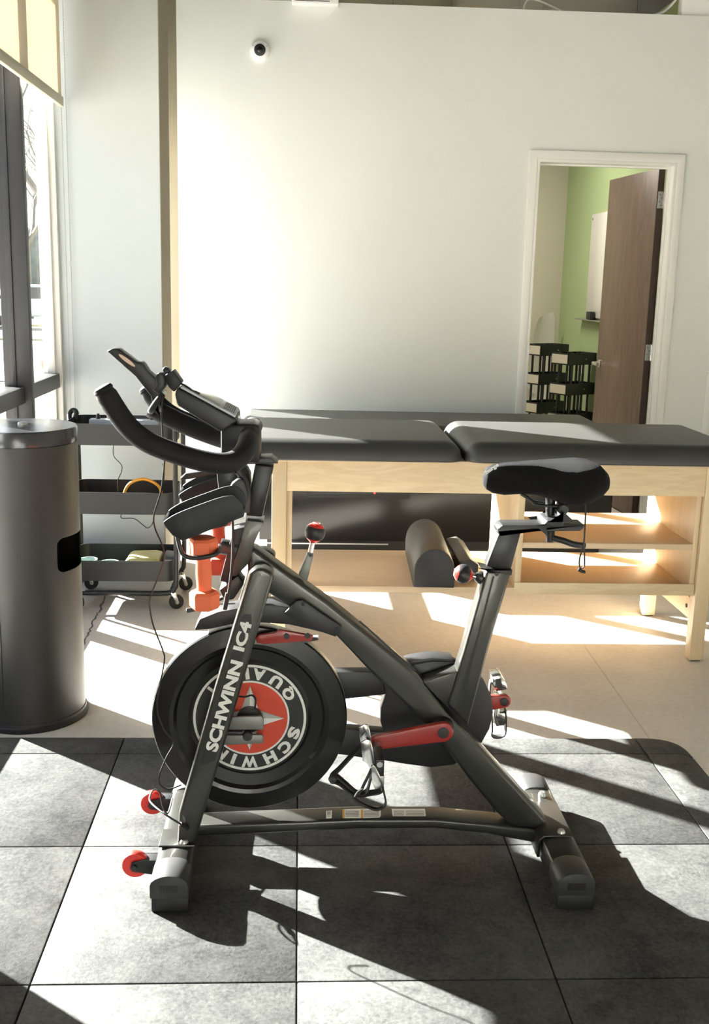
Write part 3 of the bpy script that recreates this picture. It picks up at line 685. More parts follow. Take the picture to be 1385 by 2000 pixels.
box('side_apron', (LX1-.044, LY0+.062, .745), (LX1-.02, LY1-.062, LZ), 'maple_x', ft, .002)
box('top_board', (LX0-.02, LY0-.01, LZ), (LX1+.02, LY1+.01, LZ+.012), 'maple_shelf', ft, .002)
box('lower_shelf', (LX0+.045, LY0+.02, .300), (LX1-.055, LY1-.06, .328), 'maple_shelf', ft, .002)
for x in (LX0+.012, LX1-.040):
    st = box('end_stretcher', (x, LY0+.062, .165), (x+.028, LY1-.062, .262), 'maple_x', ft, .002)
    if x > 1: lathe('bolt', [(.009, 0), (.009, .004), (0, .004)], 'frame_bronze', st, (x, 1.13, .215), (-1, 0, 0), 12)
box('divider_panel', (1.545, LY0+.022, .328), (1.572, LY1-.06, .745), 'maple_z', ft, .002)
box('end_panel', (LX1-.086, LY0+.022, .328), (LX1-.064, LY1-.06, .745), 'maple_z', ft, .002)
box('middle_shelf', (1.572, LY0+.022, .505), (LX1-.086, LY1-.06, .530), 'maple_shelf', ft, .002)
box('shelf_lip', (1.545, LY0+.016, .300), (LX1-.064, LY0+.022, .352), 'maple_x', ft, .001)
pad('cushion_top', .375, 1.288, .935, 1.735, .884, .968, ft)
pad('cushion_top', 1.298, 2.52, .935, 1.735, .884, .968, ft)
rt = thing('treatment_table', 'second treatment table with plain grey cushion on an enclosed black base by the wall', 'table', (1.4, 3.1, 0))
pad('cushion_top', .26, 2.46, 2.72, 3.46, .735, .80, rt, .045)
box('base_body', (.375, 2.80, .09), (2.50, 3.40, .733), 'screen_black', rt, .004)
box('plinth', (.42, 2.84, 0), (2.45, 3.36, .09), 'plastic_black', rt)
box('edge_trim', (.375, 2.796, .066), (1.15, 2.80, .074), 'steel', rt)
box('receiver_panel', (.658, 2.795, .352), (1.268, 2.80, .50), 'plastic_grey', rt)
rp = box('slot', (.685, 2.790, .378), (1.245, 2.795, .393), 'plastic_black', rt, .001)
lathe('standby_light', [(.0065, 0), (.0065, .002), (0, .003)], 'led_red', rp, (1.058, 2.790, .386), (0, -1, 0), 12)
tag(tube('tied_cord', [(.27, 2.74, .795), (.25, 2.74, .83), (.225, 2.74, .865), (.232, 2.74, .89), (.258, 2.74, .87), (.262, 2.74, .83), (.27, 2.745, .80)], .003, 'rubber_black', None, 6), 'small black cord loop at the window end of the rear cushion', 'cord')

# bolsters on the lower shelf
def bolster(nm, a, b, axis_len, h, label, rnd=True, flap=False):
    """a, b: near bottom corners on the shelf"""
    a = Vector(a); b = Vector(b); w = (b-a).length; u = (b-a).normalized(); back = Vector((-u.y, u.x, 0))
    t = thing(nm, label, 'bolster', (a+b)/2)
    if rnd: pr = [(0, 0), (w, 0), (w, h*.42)]+[(w/2+w/2*math.cos(math.radians(k)), h*.42+h*.58*math.sin(math.radians(k))) for k in range(15, 180, 15)]+[(0, h*.42)]
    else: pr = [(0, 0), (w, 0), (w, h*.72), (w*.55, h), (0, h*.86)]
    prism('cover', [a+u*x+Vector((0, 0, z)) for x, z in pr], back*axis_len, 'vinyl', t, .006, 2, 25)
    prism('end_face', [a+u*x+Vector((0, 0, z))-back*.003 for x, z in [(w/2+(x-w/2)*.96, z*.97+.002) for x, z in pr]], back*.0028, 'plastic_black', t, .001)
    return t
bolster('bolster', (1.102, .992, .329), (1.280, .985, .329), .60, .172, 'large half-round black bolster on the lower table shelf')
bolster('bolster', (1.318, 1.12, .329), (1.405, 1.12, .329), .44, .095, 'small wedge-shaped black bolster beside the large one on the shelf', rnd=False)

# ================================================================= CARTS AND CHAIR IN THE SECOND ROOM
def cart(cx_, cy_, yaw, label, h=1.06):
    t = thing('tray_cart', label, 'cart', (cx_, cy_, 0), 'black carts in the room behind the doorway')
    M = Matrix.Translation((cx_, cy_, 0)) @ Matrix.Rotation(yaw, 4, 'Z')
    for z in (h-.10, h-.36, h-.62):
        bm = bmesh.new(); w, d, t_ = .36, .20, .004
        for lo, hi in (((-w/2, -d/2, 0), (w/2, d/2, t_)), ((-w/2, -d/2, 0), (w/2, -d/2+t_, .10)), ((-w/2, d/2-t_, 0), (w/2, d/2, .10)), ((-w/2, -d/2, 0), (-w/2+t_, d/2, .10)), ((w/2-t_, -d/2, 0), (w/2, d/2, .10))):
            bmesh.ops.create_cube(bm, size=1, matrix=Matrix.Translation(((lo[0]+hi[0])/2, (lo[1]+hi[1])/2, z+(lo[2]+hi[2])/2)) @ Matrix.Diagonal((hi[0]-lo[0], hi[1]-lo[1], hi[2]-lo[2], 1)))
        bmesh.ops.transform(bm, matrix=M, verts=bm.verts)
        tr_ = from_bm('tray', bm, 'plastic_black', t, False)
        box('lit_end_plate', (-w/2-.003, -d/2+.01, z+.012), (-w/2-.0005, d/2-.01, z+.088), 'beige_paint', tr_, 0, M=M)  # beige plate carries the light falling on the tray end
        cyl('screw', M @ Vector((.04, -d/2, z+.05)), M @ Vector((.04, -d/2-.003, z+.05)), .006, 'steel', tr_, 8)
    for x in (-.10, 0, .04, .12):
        for y in (-.075, .075):
            cyl('post', M @ Vector((x, y, .04)), M @ Vector((x, y, h)), .011, 'plastic_black', t, 8)
    for x in (-.15, .15):
        for y in (-.08, .08): lathe('castor', [(.0, -.012), (.03, -.012), (.03, .012), (0, .012)], 'rubber_black', t, M @ Vector((x, y, .03)), M.to_3x3() @ Vector((0, 1, 0)), 14)
cart(3.0, 5.85, math.radians(33), 'black three-tier cart in the far room, the one nearer the walnut door', 1.055)
cart(2.86, 6.30, math.radians(33), 'black three-tier cart in the far room, further from the walnut door', 1.10)
ch = thing('mesh_chair', 'white mesh-backed chair partly hidden behind the black carts', 'chair', (2.85, 6.86, 0))
bm = bmesh.new(); rows = []
for k, (y, z, w) in enumerate(((6.98, .48, .15), (7.03, .62, .19), (7.06, .85, .20), (7.05, 1.10, .19), (7.0, 1.28, .16), (6.99, 1.345, .12))):
    rows.append([bm.verts.new((2.985+w*.55*s, y-.04*(abs(s)), z+.03*s)) for s in (-1, -.5, 0, .5, 1)])
for A, B in zip(rows, rows[1:]):
    for k in range(4): bm.faces.new((A[k], A[k+1], B[k+1], B[k]))
bmesh.ops.solidify(bm, geom=bm.faces, thickness=.05)
from_bm('backrest', bm, 'cushion_white', ch, True, 60)
box('seat', (2.62, 6.72, .42), (3.05, 6.99, .50), 'cushion_white', ch, .03, 3)
cyl('column', (2.85, 6.86, .10), (2.85, 6.86, .42), .03, 'white_plastic', ch)
for k in range(5):
    a = 2*math.pi*k/5+.3
    tube('base_leg', [(2.85, 6.86, .12), (2.85+.14*math.cos(a), 6.86+.14*math.sin(a), .10), (2.85+.28*math.cos(a), 6.86+.28*math.sin(a), .03)], .018, 'white_plastic', ch, 8, 3)
tube('arm', [(2.90, 6.97, .60), (2.80, 6.90, .70), (2.70, 6.84, .66), (2.66, 6.80, .46)], .016, 'white_plastic', ch, 8, 4)

# ================================================================= EXERCISE BIKE
YC = -.65
bk = thing('exercise_bike', 'dark grey indoor exercise bike with red cranks standing on the rubber mat', 'exercise bike', (.8, YC, MT))
def text_fit(name, s, w, h, m, parent, M, ext=.0006, shear=0.0, bold=.02):
    cu = bpy.data.curves.new(name, 'FONT'); cu.body = s; cu.size = 1; cu.extrude = ext/max(h, .001)*.7; cu.offset = bold; cu.shear = shear; cu.resolution_u = 3
    o = bpy.data.objects.new(name+'_c', cu); COL.objects.link(o)
    dg = bpy.context.evaluated_depsgraph_get(); dg.update()
    me = bpy.data.meshes.new_from_object(o.evaluated_get(dg)); bpy.data.objects.remove(o); bpy.data.curves.remove(cu)
    xs = [v.co.x for v in me.vertices]; ys = [v.co.y for v in me.vertices]
    x0, x1, y0, y1 = min(xs), max(xs), min(ys), max(ys)
    for v in me.vertices:
        v.co = Vector((((v.co.x-(x0+x1)/2)/(x1-x0))*w, ((v.co.y-(y0+y1)/2)/(y1-y0))*h, ext if v.co.z > 0 else 0))
    me.transform(M)
    return link(name, me, m, parent, False)

# ---- frame
side('main_beam', [(484, 1066), (497, 1056), (560, 1103), (640, 1160), (760, 1257), (810, 1300), (868, 1374), (912, 1418), (983, 1497), (1070, 1605), (1066, 1622), (1000, 1616), (968, 1586), (912, 1518), (868, 1458), (799, 1384), (723, 1313), (657, 1244), (576, 1193), (523, 1159), (486, 1140)], -.686, -.614, 'bike_frame', bk, .012, 3, 25)
leg_px = [(489, 1108), (500, 1099), (516, 1098), (530, 1106), (536, 1124), (462, 1376), (388, 1624), (380, 1650), (346, 1652), (349, 1590), (417, 1350)]
LEGQ = [Vector((x, 0, z)) for x, z in outline(leg_px, -.775, -.717)]
nl = prism('fork_leg', [(q.x, -.775, q.z) for q in LEGQ], (0, .058, 0), 'bike_frame', bk, .016, 4, 25)
prism('fork_leg', [(q.x, -.583, q.z) for q in LEGQ], (0, .058, 0), 'bike_frame', bk, .016, 4, 25)
side('base_tube', [(380, 1613), (560, 1606), (700, 1600), (850, 1600), (960, 1610), (1060, 1624), (1056, 1650), (950, 1629), (850, 1619), (700, 1620), (560, 1627), (380, 1634)], -.69, -.61, 'bike_frame', bk, .008, 3, 25, Yp=-.69)
stb = side('seat_tube', [(942, 1103), (1000, 1116), (957, 1260), (914, 1420), (886, 1390), (873, 1376), (898, 1260)], -.682, -.618, 'bike_frame', bk, .008, 3, 25)
side('tube_groove', [(962, 1125), (966, 1126), (908, 1350), (904, 1349)], -.6828, -.680, 'bike_black', stb, 0)
side('collar', [(942, 1101), (1001, 1114), (999, 1124), (940, 1111)], -.6845, -.6155, 'bike_black', stb, .002)
cyl('collar_bolt', P(970, 1121, -.684), P(970, 1121, -.684)+Vector((0, -.003, 0)), .0055, 'plastic_black', stb, 10)
side('gusset_plate', [(822, 1318), (888, 1296), (873, 1380), (864, 1372)], -.68, -.62, 'bike_frame', bk, .003)
side('beam_groove', [(700, 1213), (704, 1212), (812, 1309), (808, 1311)], -.6868, -.684, 'bike_black', bk, 0)
side('head_sleeve', [(483, 1004), (516, 1008), (514, 1020), (497, 1060), (486, 1100), (462, 1125), (448, 1125), (470, 1060)], -.688, -.612, 'bike_frame', bk, .006, 3)
side('sleeve_collar', [(481, 1004), (517, 1008), (515, 1020), (479, 1016)], -.691, -.609, 'bike_frame', bk, .003)
side('head_cover', [(458, 1024), (483, 1018), (472, 1060), (446, 1140), (429, 1135)], -.680, -.62, 'plastic_grey', bk, .004)
side('brake_housing', [(431, 1138), (468, 1110), (480, 1126), (456, 1172), (438, 1174)], -.685, -.615, 'plastic_black', bk, .006)
side('handlebar_post', [(480, 1008), (513, 1010), (536, 903), (500, 899)], -.682, -.618, 'bike_black', bk, .005)
side('handlebar_slider', [(452, 889), (531, 885), (544, 895), (543, 905), (456, 907)], -.692, -.608, 'bike_black', bk, .003)
side('handlebar_stem', [(428, 905), (466, 902), (470, 975), (430, 990)], -.70, -.60, 'bike_black', bk, .005)
tube('stem_strap', [P(466, 921, -.72), P(478, 940, -.72), P(483, 965, -.72), P(480, 1000, -.72)], .010, 'plastic_black', bk, 8, 5)

# ---- print on the near fork leg
A = P(410, 1468, -.776); B = P(457, 1290, -.776); ux = (B-A); uy = Vector((-1, 0, .27))
ax = (P(388, 1624, -.776)-P(535, 1124, -.776)).normalized()*-1
off = Vector((0, -.0012, 0))
cA = P(398, 1490, -.776); cB = P(474, 1218, -.776)
dk = [P(x, y, -.7755) for x, y in [(392, 1494), (420, 1486), (492, 1218), (491, 1200), (478, 1199), (471, 1205)]]
prism('decal_panel', dk, (0, -.0007, 0), 'black_print', nl)
mid = (P(411, 1466, -.776)+P(456, 1291, -.776))/2 + Vector((.006, 0, 0))
text_fit('lettering', 'SCHWINN', (P(411, 1468, -.776)-P(457, 1291, -.776)).length, .033, 'white_print', nl, frame_m(mid+off, ax, (-1, 0, .28)), shear=.0, bold=.045)
mid = (P(463, 1270, -.776)+P(480, 1214, -.776))/2 + Vector((.003, 0, 0))
text_fit('lettering', 'IC4', (P(463, 1270, -.776)-P(480, 1214, -.776)).length, .030, 'white_print', nl, frame_m(mid+off, ax, (-1, 0, .28)), bold=.045)

# ---- flywheel
FC = Vector((.475, YC, .435)); FR = .266
half = [(FR, 0), (FR, .019), (FR-.003, .023), (.218, .028), (.207, .025), (.199, .015), (.168, .010), (.160, .014), (.0, .014)]
fw = lathe('flywheel', [(r, -h) for r, h in half[::-1]]+half[1:], 'fly_black', bk, FC, (0, -1, 0), 96, True, 20)
lathe('rim_highlight', [(FR+.0006, -.016), (FR+.0012, -.013), (FR+.0012, .013), (FR+.0006, .016), (FR-.001, .012), (FR-.001, -.012), (FR+.0006, -.016)], 'steel', fw, FC, (0, -1, 0), 96, cap=False)  # bright steel band standing in for the highlight along the rim
def ring(name, ra, rb, h, m, parent, seg=72):
    bm = bmesh.new(); L = []
    for r, y in ((ra, h), (rb, h), (rb, h-.0006), (ra, h-.0006)):
        L.append([bm.verts.new(FC+Vector((r*math.cos(2*math.pi*k/seg), -y, r*math.sin(2*math.pi*k/seg)))) for k in range(seg)])
    for a in range(4):
        for k in range(seg): bm.faces.new((L[a][k], L[a][(k+1) % seg], L[(a+1) % 4][(k+1) % seg], L[(a+1) % 4][k]))
    return from_bm(name, bm, m, parent)
lathe('decal_disc', [(.1555, .0142), (.1555, .0146), (0, .0146)], 'black_print', fw, FC, (0, -1, 0), 72)
ring('decal_ring', .1475, .1545, .0154, 'white_print', fw); ring('decal_ring', .1035, .1085, .0154, 'white_print', fw)
lathe('decal_red', [(.1035, .0146), (.1035, .0153), (0, .0153)], 'red_print', fw, FC, (0, -1, 0), 64)
for k in range(4):
    a = math.pi/2*k; t = Vector((math.cos(a), 0, math.sin(a))); n = Vector((-math.sin(a), 0, math.cos(a)))
    for s, mm in ((1, 'silver_print'), (-1, 'white_print')):
        base = FC+Vector((0, -.0160, 0))
        prism('star_point', [base, base+t*.024+n*s*.024, base+t*.094], (0, -.0004, 0), mm, fw)
def arc_text(s, angs, out):
    for c, a in zip(s, angs):
        a = math.radians(a); rad = Vector((math.cos(a), 0, math.sin(a))); tan = Vector((math.sin(a), 0, -math.cos(a)))
        o = FC+rad*.1285+Vector((0, -.0150, 0))
        w = {'W': .045, 'I': .0105, 'Q': .037, 'L': .027, 'T': .031}.get(c, .034)
        text_fit('letter', c, w, .0325 if c != 'Q' else .035, 'white_print', fw, frame_m(o, tan if out else -tan, rad if out else -rad), bold=.055)
arc_text('SCHWINN', (-20, -41, -64, -90, -110, -128, -151), True)
arc_text('QUALITY', (34, 56, 79, 97, 109, 122, 142), False)
lathe('hub', [(.036, .0146), (.036, .030), (.030, .034), (.016, .036), (.016, .055), (0, .055)], 'plastic_black', fw, FC, (0, -1, 0), 32)
dp = side('dropout_plate', [(446, 1398), (510, 1396), (515, 1400), (515, 1426), (446, 1426)], -.722, -.712, 'bike_silver', bk, .003)
side('dropout_plate', [(436, 1434), (511, 1432), (515, 1436), (514, 1453), (436, 1456)], -.722, -.712, 'bike_silver', bk, .003)
cyl('axle_bolt', P(484, 1433, -.712), P(484, 1433, -.712)+Vector((0, -.022, 0)), .013, 'plastic_black', bk, 12, .002)
cyl('tension_bolt', P(446, 1430, -.722), P(474, 1430, -.722), .006, 'plastic_black', bk, 10)
tube('sensor_wire', [P(460, 1359, -.715), P(478, 1361, -.72), P(492, 1358, -.72), P(499, 1366, -.71), P(498, 1384, -.69)], .0028, 'rubber_black', bk, 6)

# ---- fender and brake
side('fender', [(380, 1229), (390, 1209), (426, 1195), (459, 1189), (531, 1181), (576, 1188), (620, 1205), (650, 1232), (657, 1243), (604, 1229), (564, 1220), (507, 1216), (451, 1220), (410, 1229), (383, 1232)], -.690, -.610, 'plastic_black', bk, .005, 2, 30, Yp=-.69)
mp_ = side('fender_bracket', [(554, 1199), (579, 1172), (591, 1170), (667, 1223), (665, 1236), (655, 1244), (602, 1226)], -.710, -.700, 'plastic_black', bk, .002)
for q in ((592, 1180), (659, 1229)): cyl('screw', P(*q, -.710), P(*q, -.710)+Vector((0, -.003, 0)), .0055, 'plastic_grey', mp_, 10)
rb_ = side('brake_arm', [(499, 1243), (507, 1237), (538, 1233), (545, 1227), (612, 1239), (609, 1252), (516, 1259), (502, 1256)], -.706, -.694, 'red_paint', bk, .003)
for q in ((560, 1242), (601, 1241)): cyl('screw', P(*q, -.706), P(*q, -.706)+Vector((0, -.006, 0)), .0075, 'plastic_black', rb_, 10)
side('brake_pad', [(545, 1248), (618, 1240), (622, 1250), (560, 1262)], -.672, -.628, 'grey_pack', bk, .002)

# ---- stabilisers
def arch(xc, w, z0, z1, zt, n=8):
    return [(xc-w/2, z0), (xc+w/2, z0), (xc+w/2, z1)]+[(xc+w/2*math.cos(math.pi*k/n), z1+(zt-z1)*math.sin(math.pi*k/n)) for k in range(1, n)]+[(xc-w/2, z1)]
def rounded(px, n=2):
    for _ in range(n):
        q = []
        for i in range(len(px)):
            (ax_, ay_), (bx_, by_) = px[i], px[(i+1) % len(px)]
            q += [(ax_*.8+bx_*.2, ay_*.8+by_*.2), (ax_*.2+bx_*.8, ay_*.2+by_*.8)]
        px = q
    return px
def stabiliser(xc, front):
    t = prism('front_stabiliser' if front else 'rear_stabiliser', [(x, -.86, z) for x, z in arch(xc, .092, .045, .106, .118)], (0, .42, 0), 'bike_frame', bk, .004, 2, 40)
    for ya, yb in ((-.942, -.845), (-.455, -.358)):
        c = prism('end_cap', [(x, ya, z) for x, z in arch(xc, .099, .060, .096, .124)], (0, yb-ya, 0), 'cap_grey', t, .004, 2, 40)
        box('levelling_foot', (xc-.046, ya+.004, MT), (xc+.050, yb-.012, .060), 'rubber_black', t, .004)
        if ya < -.9:
            box('cap_slot', (xc-.024, ya-.0008, .078), (xc+.024, ya+.002, .097), 'black_print', c)
            for k in range(6): box('cap_rib', (xc-.020+k*.007, ya-.0016, .080), (xc-.0165+k*.007, ya+.001, .095), 'rubber_black', c)
    return t
fs = stabiliser(.283, True); rs = stabiliser(1.335, False)
box('mount_plate', (.238, -.790, .116), (.336, -.700, .124), 'bike_frame', fs, .003)
for y in (-.775, -.53): lathe('bolt', [(.012, .120), (.012, .127), (.008, .133), (0, .133)], 'steel', fs, (.305, y, 0), (0, 0, 1), 12)
prism('mount_plate', [(x, -.745, z) for x, z in [(1.276, .058), (1.284, .058), (1.286, .110), (1.296, .1185), (1.374, .1185), (1.374, .1225), (1.292, .1225), (1.279, .112)]], (0, .20, 0), 'bike_frame', rs, .001, 2, 40)
for y, x in ((-.725, 1.345), (-.50, 1.342)): lathe('bolt', [(.012, .112), (.012, .124), (.008, .131), (0, .131)], 'steel', rs, (x, y, 0), (0, 0, 1), 12)
for (px, py, yy) in ((262, 1688, -.82), (300, 1560, -.48)):
    c = P(px, py, yy); c = Vector((.181, yy, .089))
    w = lathe('transport_wheel', [(.012, -.011), (.026, -.013), (.033, -.012), (.0370, -.005), (.0370, .005), (.033, .012), (.026, .013), (.012, .011)], 'red_plastic', fs, c, (0, -1, 0), 36)
    for s in (-1, 1):
        prism('wheel_bracket', [c+Vector((x, s*.016, z)) for x, z in [(-.012, -.004), (-.006, -.013), (.062, -.024), (.062, .020), (.022, .020), (-.006, .013)]], (0, s*.004, 0), 'plastic_grey', w, .001)
        cyl('wheel_bolt', c+Vector((0, s*.019, 0)), c+Vector((0, s*.026, 0)), .0075, 'plastic_black', w, 10, .001)
    box('bracket_bridge', (c.x+.022, c.y-.016, c.z+.012), (c.x+.062, c.y+.016, c.z+.020), 'plastic_grey', w, .002)

# ---- stickers on the base tube
def tube_top(x):
    k = [(380, 1613), (560, 1606), (700, 1600), (850, 1600), (960, 1610)]
    for (xa, ya), (xb, yb) in zip(k, k[1:]):
        if xa <= x <= xb: return P(x, ya+(yb-ya)*(x-xa)/(xb-xa), -.69).z
    return P(x, 1602, -.69).z
def sticker(name, quad, m, parent, dz=0.0):
    # the tube runs level in Y, so each corner takes the height of the tube under it
    q = []
    for x, y in quad:
        v = PZ(x, y, tube_top(x)+.0004+dz)
        q.append(v)
    return prism(name, q, (0, 0, .0006), m, parent)
for nm, quad in (('bar_code_label', [(637, 1584), (648, 1583), (648, 1598), (637, 1599)]), ('warning_label', [(669, 1581), (707, 1580), (744, 1580), (744, 1594), (741, 1597), (707, 1598), (669, 1598)]), ('data_label', [(765, 1580), (798, 1580), (830, 1580), (832, 1594), (798, 1594), (767, 1594)])):
    s_ = sticker(nm, quad, 'white_print', bk)
    x0, x1 = min(q[0] for q in quad), max(q[0] for q in quad)
    if nm == 'warning_label':
        for a, b in ((669, 673), (705, 709)): sticker('stripe', [(a, 1581), (b, 1581), (b, 1598), (a, 1598)], 'amber_print', s_, .0008)
    for k in range(5):
        y = 1583.5+k*2.5
        for a, b in (((x0+6, x0+32), (x0+42, x1-4)) if nm == 'warning_label' else (((x0+4, x0+24), (x0+28, x1-4)) if nm == 'data_label' else ((x0+2, x1-2),))):
            sticker('print_line', [(a, y), (b, y), (b, y+.9), (a, y+.9)], 'black_print' if nm == 'bar_code_label' and k in (1, 2) else 'steel', s_, .0008)

# ---- cranks, pedals, chain guard
cyl('bottom_bracket', (1.004, -.712, .420), (1.004, -.585, .420), .031, 'plastic_black', bk, 32, .003)
def crank(x0, z0, x1, z1, y0, y1):
    d = Vector((x1-x0, 0, z1-z0)).normalized(); n = Vector((-d.z, 0, d.x)); o = Vector((x0, y0, z0)); e = Vector((x1, y0, z1)); q = []
    for k in range(9): a = math.pi/2+math.pi*k/8; q.append(o+d*math.cos(a)*.028+n*math.sin(a)*.028)
    for k in range(9): a = -math.pi/2+math.pi*k/8; q.append(e+d*math.cos(a)*.020+n*math.sin(a)*.020)
    c = prism('crank_arm', q, (0, y1-y0, 0), 'red_paint', bk, .004, 3, 25)
    for dd in (1,):
        g = [o+d*.035+n*.012, e-d*.03+n*.009, e-d*.03-n*.009, o+d*.035-n*.012]
    lathe('crank_bolt', [(.015, 0), (.015, .004), (.010, .005), (0, .003)], 'plastic_black', c, o, (0, -1, 0), 20)
    return c
b0 = P(866, 1431, -.745); b1 = P(735, 1452, -.745)
c1 = crank(b0.x, b0.z, b1.x, b1.z, -.745, -.727)
f1 = P(984, 1368, -.565)
c2 = crank(2*b0.x-b1.x+.004, f1.z, f1.x, f1.z, -.575, -.557) if False else crank(b0.x, b0.z-.01, f1.x, f1.z, -.575, -.557)
lathe('pedal_bolt', [(.012, 0), (.012, .004), (.006, .005), (0, .005)], 'plastic_black', c2, Vector((f1.x, -.575, f1.z)), (0, -1, 0), 16)
def strap(name, pts, parent, w=.010, t=.002, m='rubber_black', along=(0, 1, 0)):
    path = smooth_path(pts, 5); bm = bmesh.new(); al = Vector(along); R_ = []
    for i, p in enumerate(path):
        tg = (path[min(i+1, len(path)-1)]-path[max(i-1, 0)]).normalized(); n = tg.cross(al).normalized()
        R_.append([bm.verts.new(p+al*a*w+n*b*t) for a, b in ((-1, -1), (1, -1), (1, 1), (-1, 1))])
    for A, B in zip(R_, R_[1:]):
        for k in range(4): bm.faces.new((A[k], A[(k+1) % 4], B[(k+1) % 4], B[k]))
    bm.faces.new(R_[0][::-1]); bm.faces.new(R_[-1])
    return from_bm(name, bm, m, parent, True, 40)
pdl = tube('pedal', [(b1.x, -.745, b1.z), (b1.x, -.875, b1.z)], .008, 'steel', bk, 10, 1)
for yy in (-.78, -.875):
    side('pedal_plate', [(703, 1438), (714, 1432), (722, 1434), (727, 1452), (730, 1478), (722, 1490), (715, 1478), (707, 1474)], yy-.004, yy+.002, 'chrome', pdl, .0015, Yp=-.84)
    side('pedal_plate', [(722, 1478), (731, 1484), (742, 1506), (748, 1524), (730, 1528), (724, 1508)], yy-.004, yy+.002, 'chrome', pdl, .0015, Yp=-.84)
box('pedal_body', (b1.x-.012, -.872, b1.z-.03), (b1.x+.012, -.785, b1.z+.012), 'plastic_black', pdl, .004)
YP = -.83
strap('cage_strap', [P(x, y, YP) for x, y in [(714, 1450), (690, 1472), (664, 1500), (648, 1515), (646, 1524), (660, 1528), (684, 1545), (702, 1552), (722, 1549), (742, 1545), (748, 1535), (746, 1512)]], pdl, .014)
strap('cage_strap', [P(x, y, YP-.03) for x, y in [(730, 1490), (722, 1510), (712, 1530), (703, 1547), (690, 1555), (700, 1566), (722, 1577), (740, 1580), (753, 1570), (750, 1548), (744, 1524)]], pdl, .006, .0025)
strap('cage_strap', [P(x, y, YP) for x, y in [(655, 1512), (676, 1530), (698, 1548), (716, 1545), (724, 1520), (734, 1490)]], pdl, .012)
box('strap_buckle', (P(740, 1515, YP).x-.012, YP-.03, P(740, 1518, YP).z-.010), (P(740, 1515, YP).x+.012, YP+.012, P(740, 1510, YP).z+.006), 'steel', pdl, .002)
tube('cable_tie', [P(692, 1556, YP-.035), P(698, 1546, YP-.038), P(708, 1540, YP-.035), P(700, 1550, YP-.03)], .0016, 'white_plastic', pdl, 5, 3)
lathe('buckle_knob', [(.010, 0), (.012, .004), (.008, .010), (0, .010)], 'plastic_black', pdl, P(650, 1520, YP-.015), (0, -1, 0), 12)
YQ = -.52
pd2 = tube('pedal', [(f1.x, -.557, f1.z), (f1.x, -.46, f1.z)], .008, 'steel', bk, 10, 1)
side('pedal_plate', [(957, 1313), (975, 1310), (985, 1326), (987, 1338), (966, 1342), (958, 1330)], YQ-.035, YQ+.03, 'chrome', pd2, .003, Yp=YQ)
side('pedal_slot', [(963, 1318), (974, 1316), (977, 1334), (967, 1336)], YQ-.037, YQ-.034, 'plastic_black', pd2, 0, Yp=YQ)
side('pedal_plate', [(965, 1352), (974, 1352), (972, 1385), (986, 1384), (983, 1408), (966, 1412), (962, 1392)], YQ-.03, YQ+.02, 'chrome', pd2, .003, Yp=YQ)
strap('cage_strap', [P(x, y, YQ-.02) for x, y in [(958, 1330), (956, 1350), (958, 1380), (961, 1420), (960, 1436), (976, 1438), (987, 1428), (987, 1385)]], pd2, .012)
cg = side('chain_guard', [(745, 1312), (803, 1296), (843, 1289), (884, 1291), (920, 1305), (946, 1330), (960, 1360), (964, 1393), (957, 1425), (940, 1455), (915, 1480), (886, 1495), (843, 1500), (795, 1494), (747, 1486), (749, 1430), (743, 1410), (743, 1384), (752, 1357)], -.605, -.560, 'plastic_black', bk, .006, 2, 40, Yp=-.605)
side('guard_arm', [(560, 1318), (660, 1313), (746, 1312), (753, 1357), (676, 1366), (560, 1372)], -.604, -.562, 'plastic_black', cg, .004, Yp=-.604)
side('guard_arm', [(560, 1425), (680, 1424), (750, 1430), (748, 1487), (678, 1476), (560, 1462)], -.604, -.562, 'plastic_black', cg, .004, Yp=-.604)
side('guard_rim', [(752, 1308), (803, 1291), (843, 1285), (886, 1288), (884, 1294), (843, 1293), (804, 1300), (752, 1316)], -.612, -.553, 'plastic_black', cg, .002, Yp=-.612)

# ---- knobs
def ball_knob(px, py, px2, py2, r, Y):
    a = P(px2, py2, Y); c = P(px, py, Y); d = (c-a).normalized()
    kb = lathe('knob_band', [(r*math.cos(t), r*math.sin(t)) for t in [math.radians(v) for v in range(-36, 41, 8)]], 'plastic_black', bk, c, d, 28)
    lathe('knob_cap', [(r*.99*math.cos(math.radians(v)), r*.99*math.sin(math.radians(v))) for v in range(38, 90, 8)]+[(0, r*.985)], 'red_plastic', kb, c, d, 28)
    lathe('knob_base', [(.008, -r*1.02)]+[(r*.97*math.cos(math.radians(v)), r*.97*math.sin(math.radians(v))) for v in range(-62, -32, 7)], 'red_plastic', kb, c, d, 28)
    ring_ = [(r*.30, r*.955), (r*.30, r*.975), (r*.38, r*.95), (r*.38, r*.93)]
    lathe('knob_mark', ring_+ring_[:1], 'white_print', kb, c, d, 24, cap=False)
    return c, d, kb
c_, d_, kb = ball_knob(615, 1040, 606, 1080, .0275, YC)
cyl('stem', c_-d_*.026, c_-d_*.055, .007, 'chrome', kb, 14)
side('brake_lever', [(600, 1076), (612, 1079), (600, 1136), (583, 1124)], -.668, -.632, 'bike_silver', bk, .003)
cyl('screw', P(606, 1085, -.668), P(606, 1085, -.668)+Vector((0, -.002, 0)), .004, 'plastic_black', bk, 8)
c_, d_, kb = ball_knob(905, 1121, 938, 1128, .0265, YC)
cyl('stem', c_-d_*.024, c_-d_*.050, .009, 'chrome', kb, 14)
lathe('knob_boss', [(.018, -.062), (.018, -.045), (.012, -.036), (.010, -.034)], 'bike_frame', kb, c_, d_, 16)

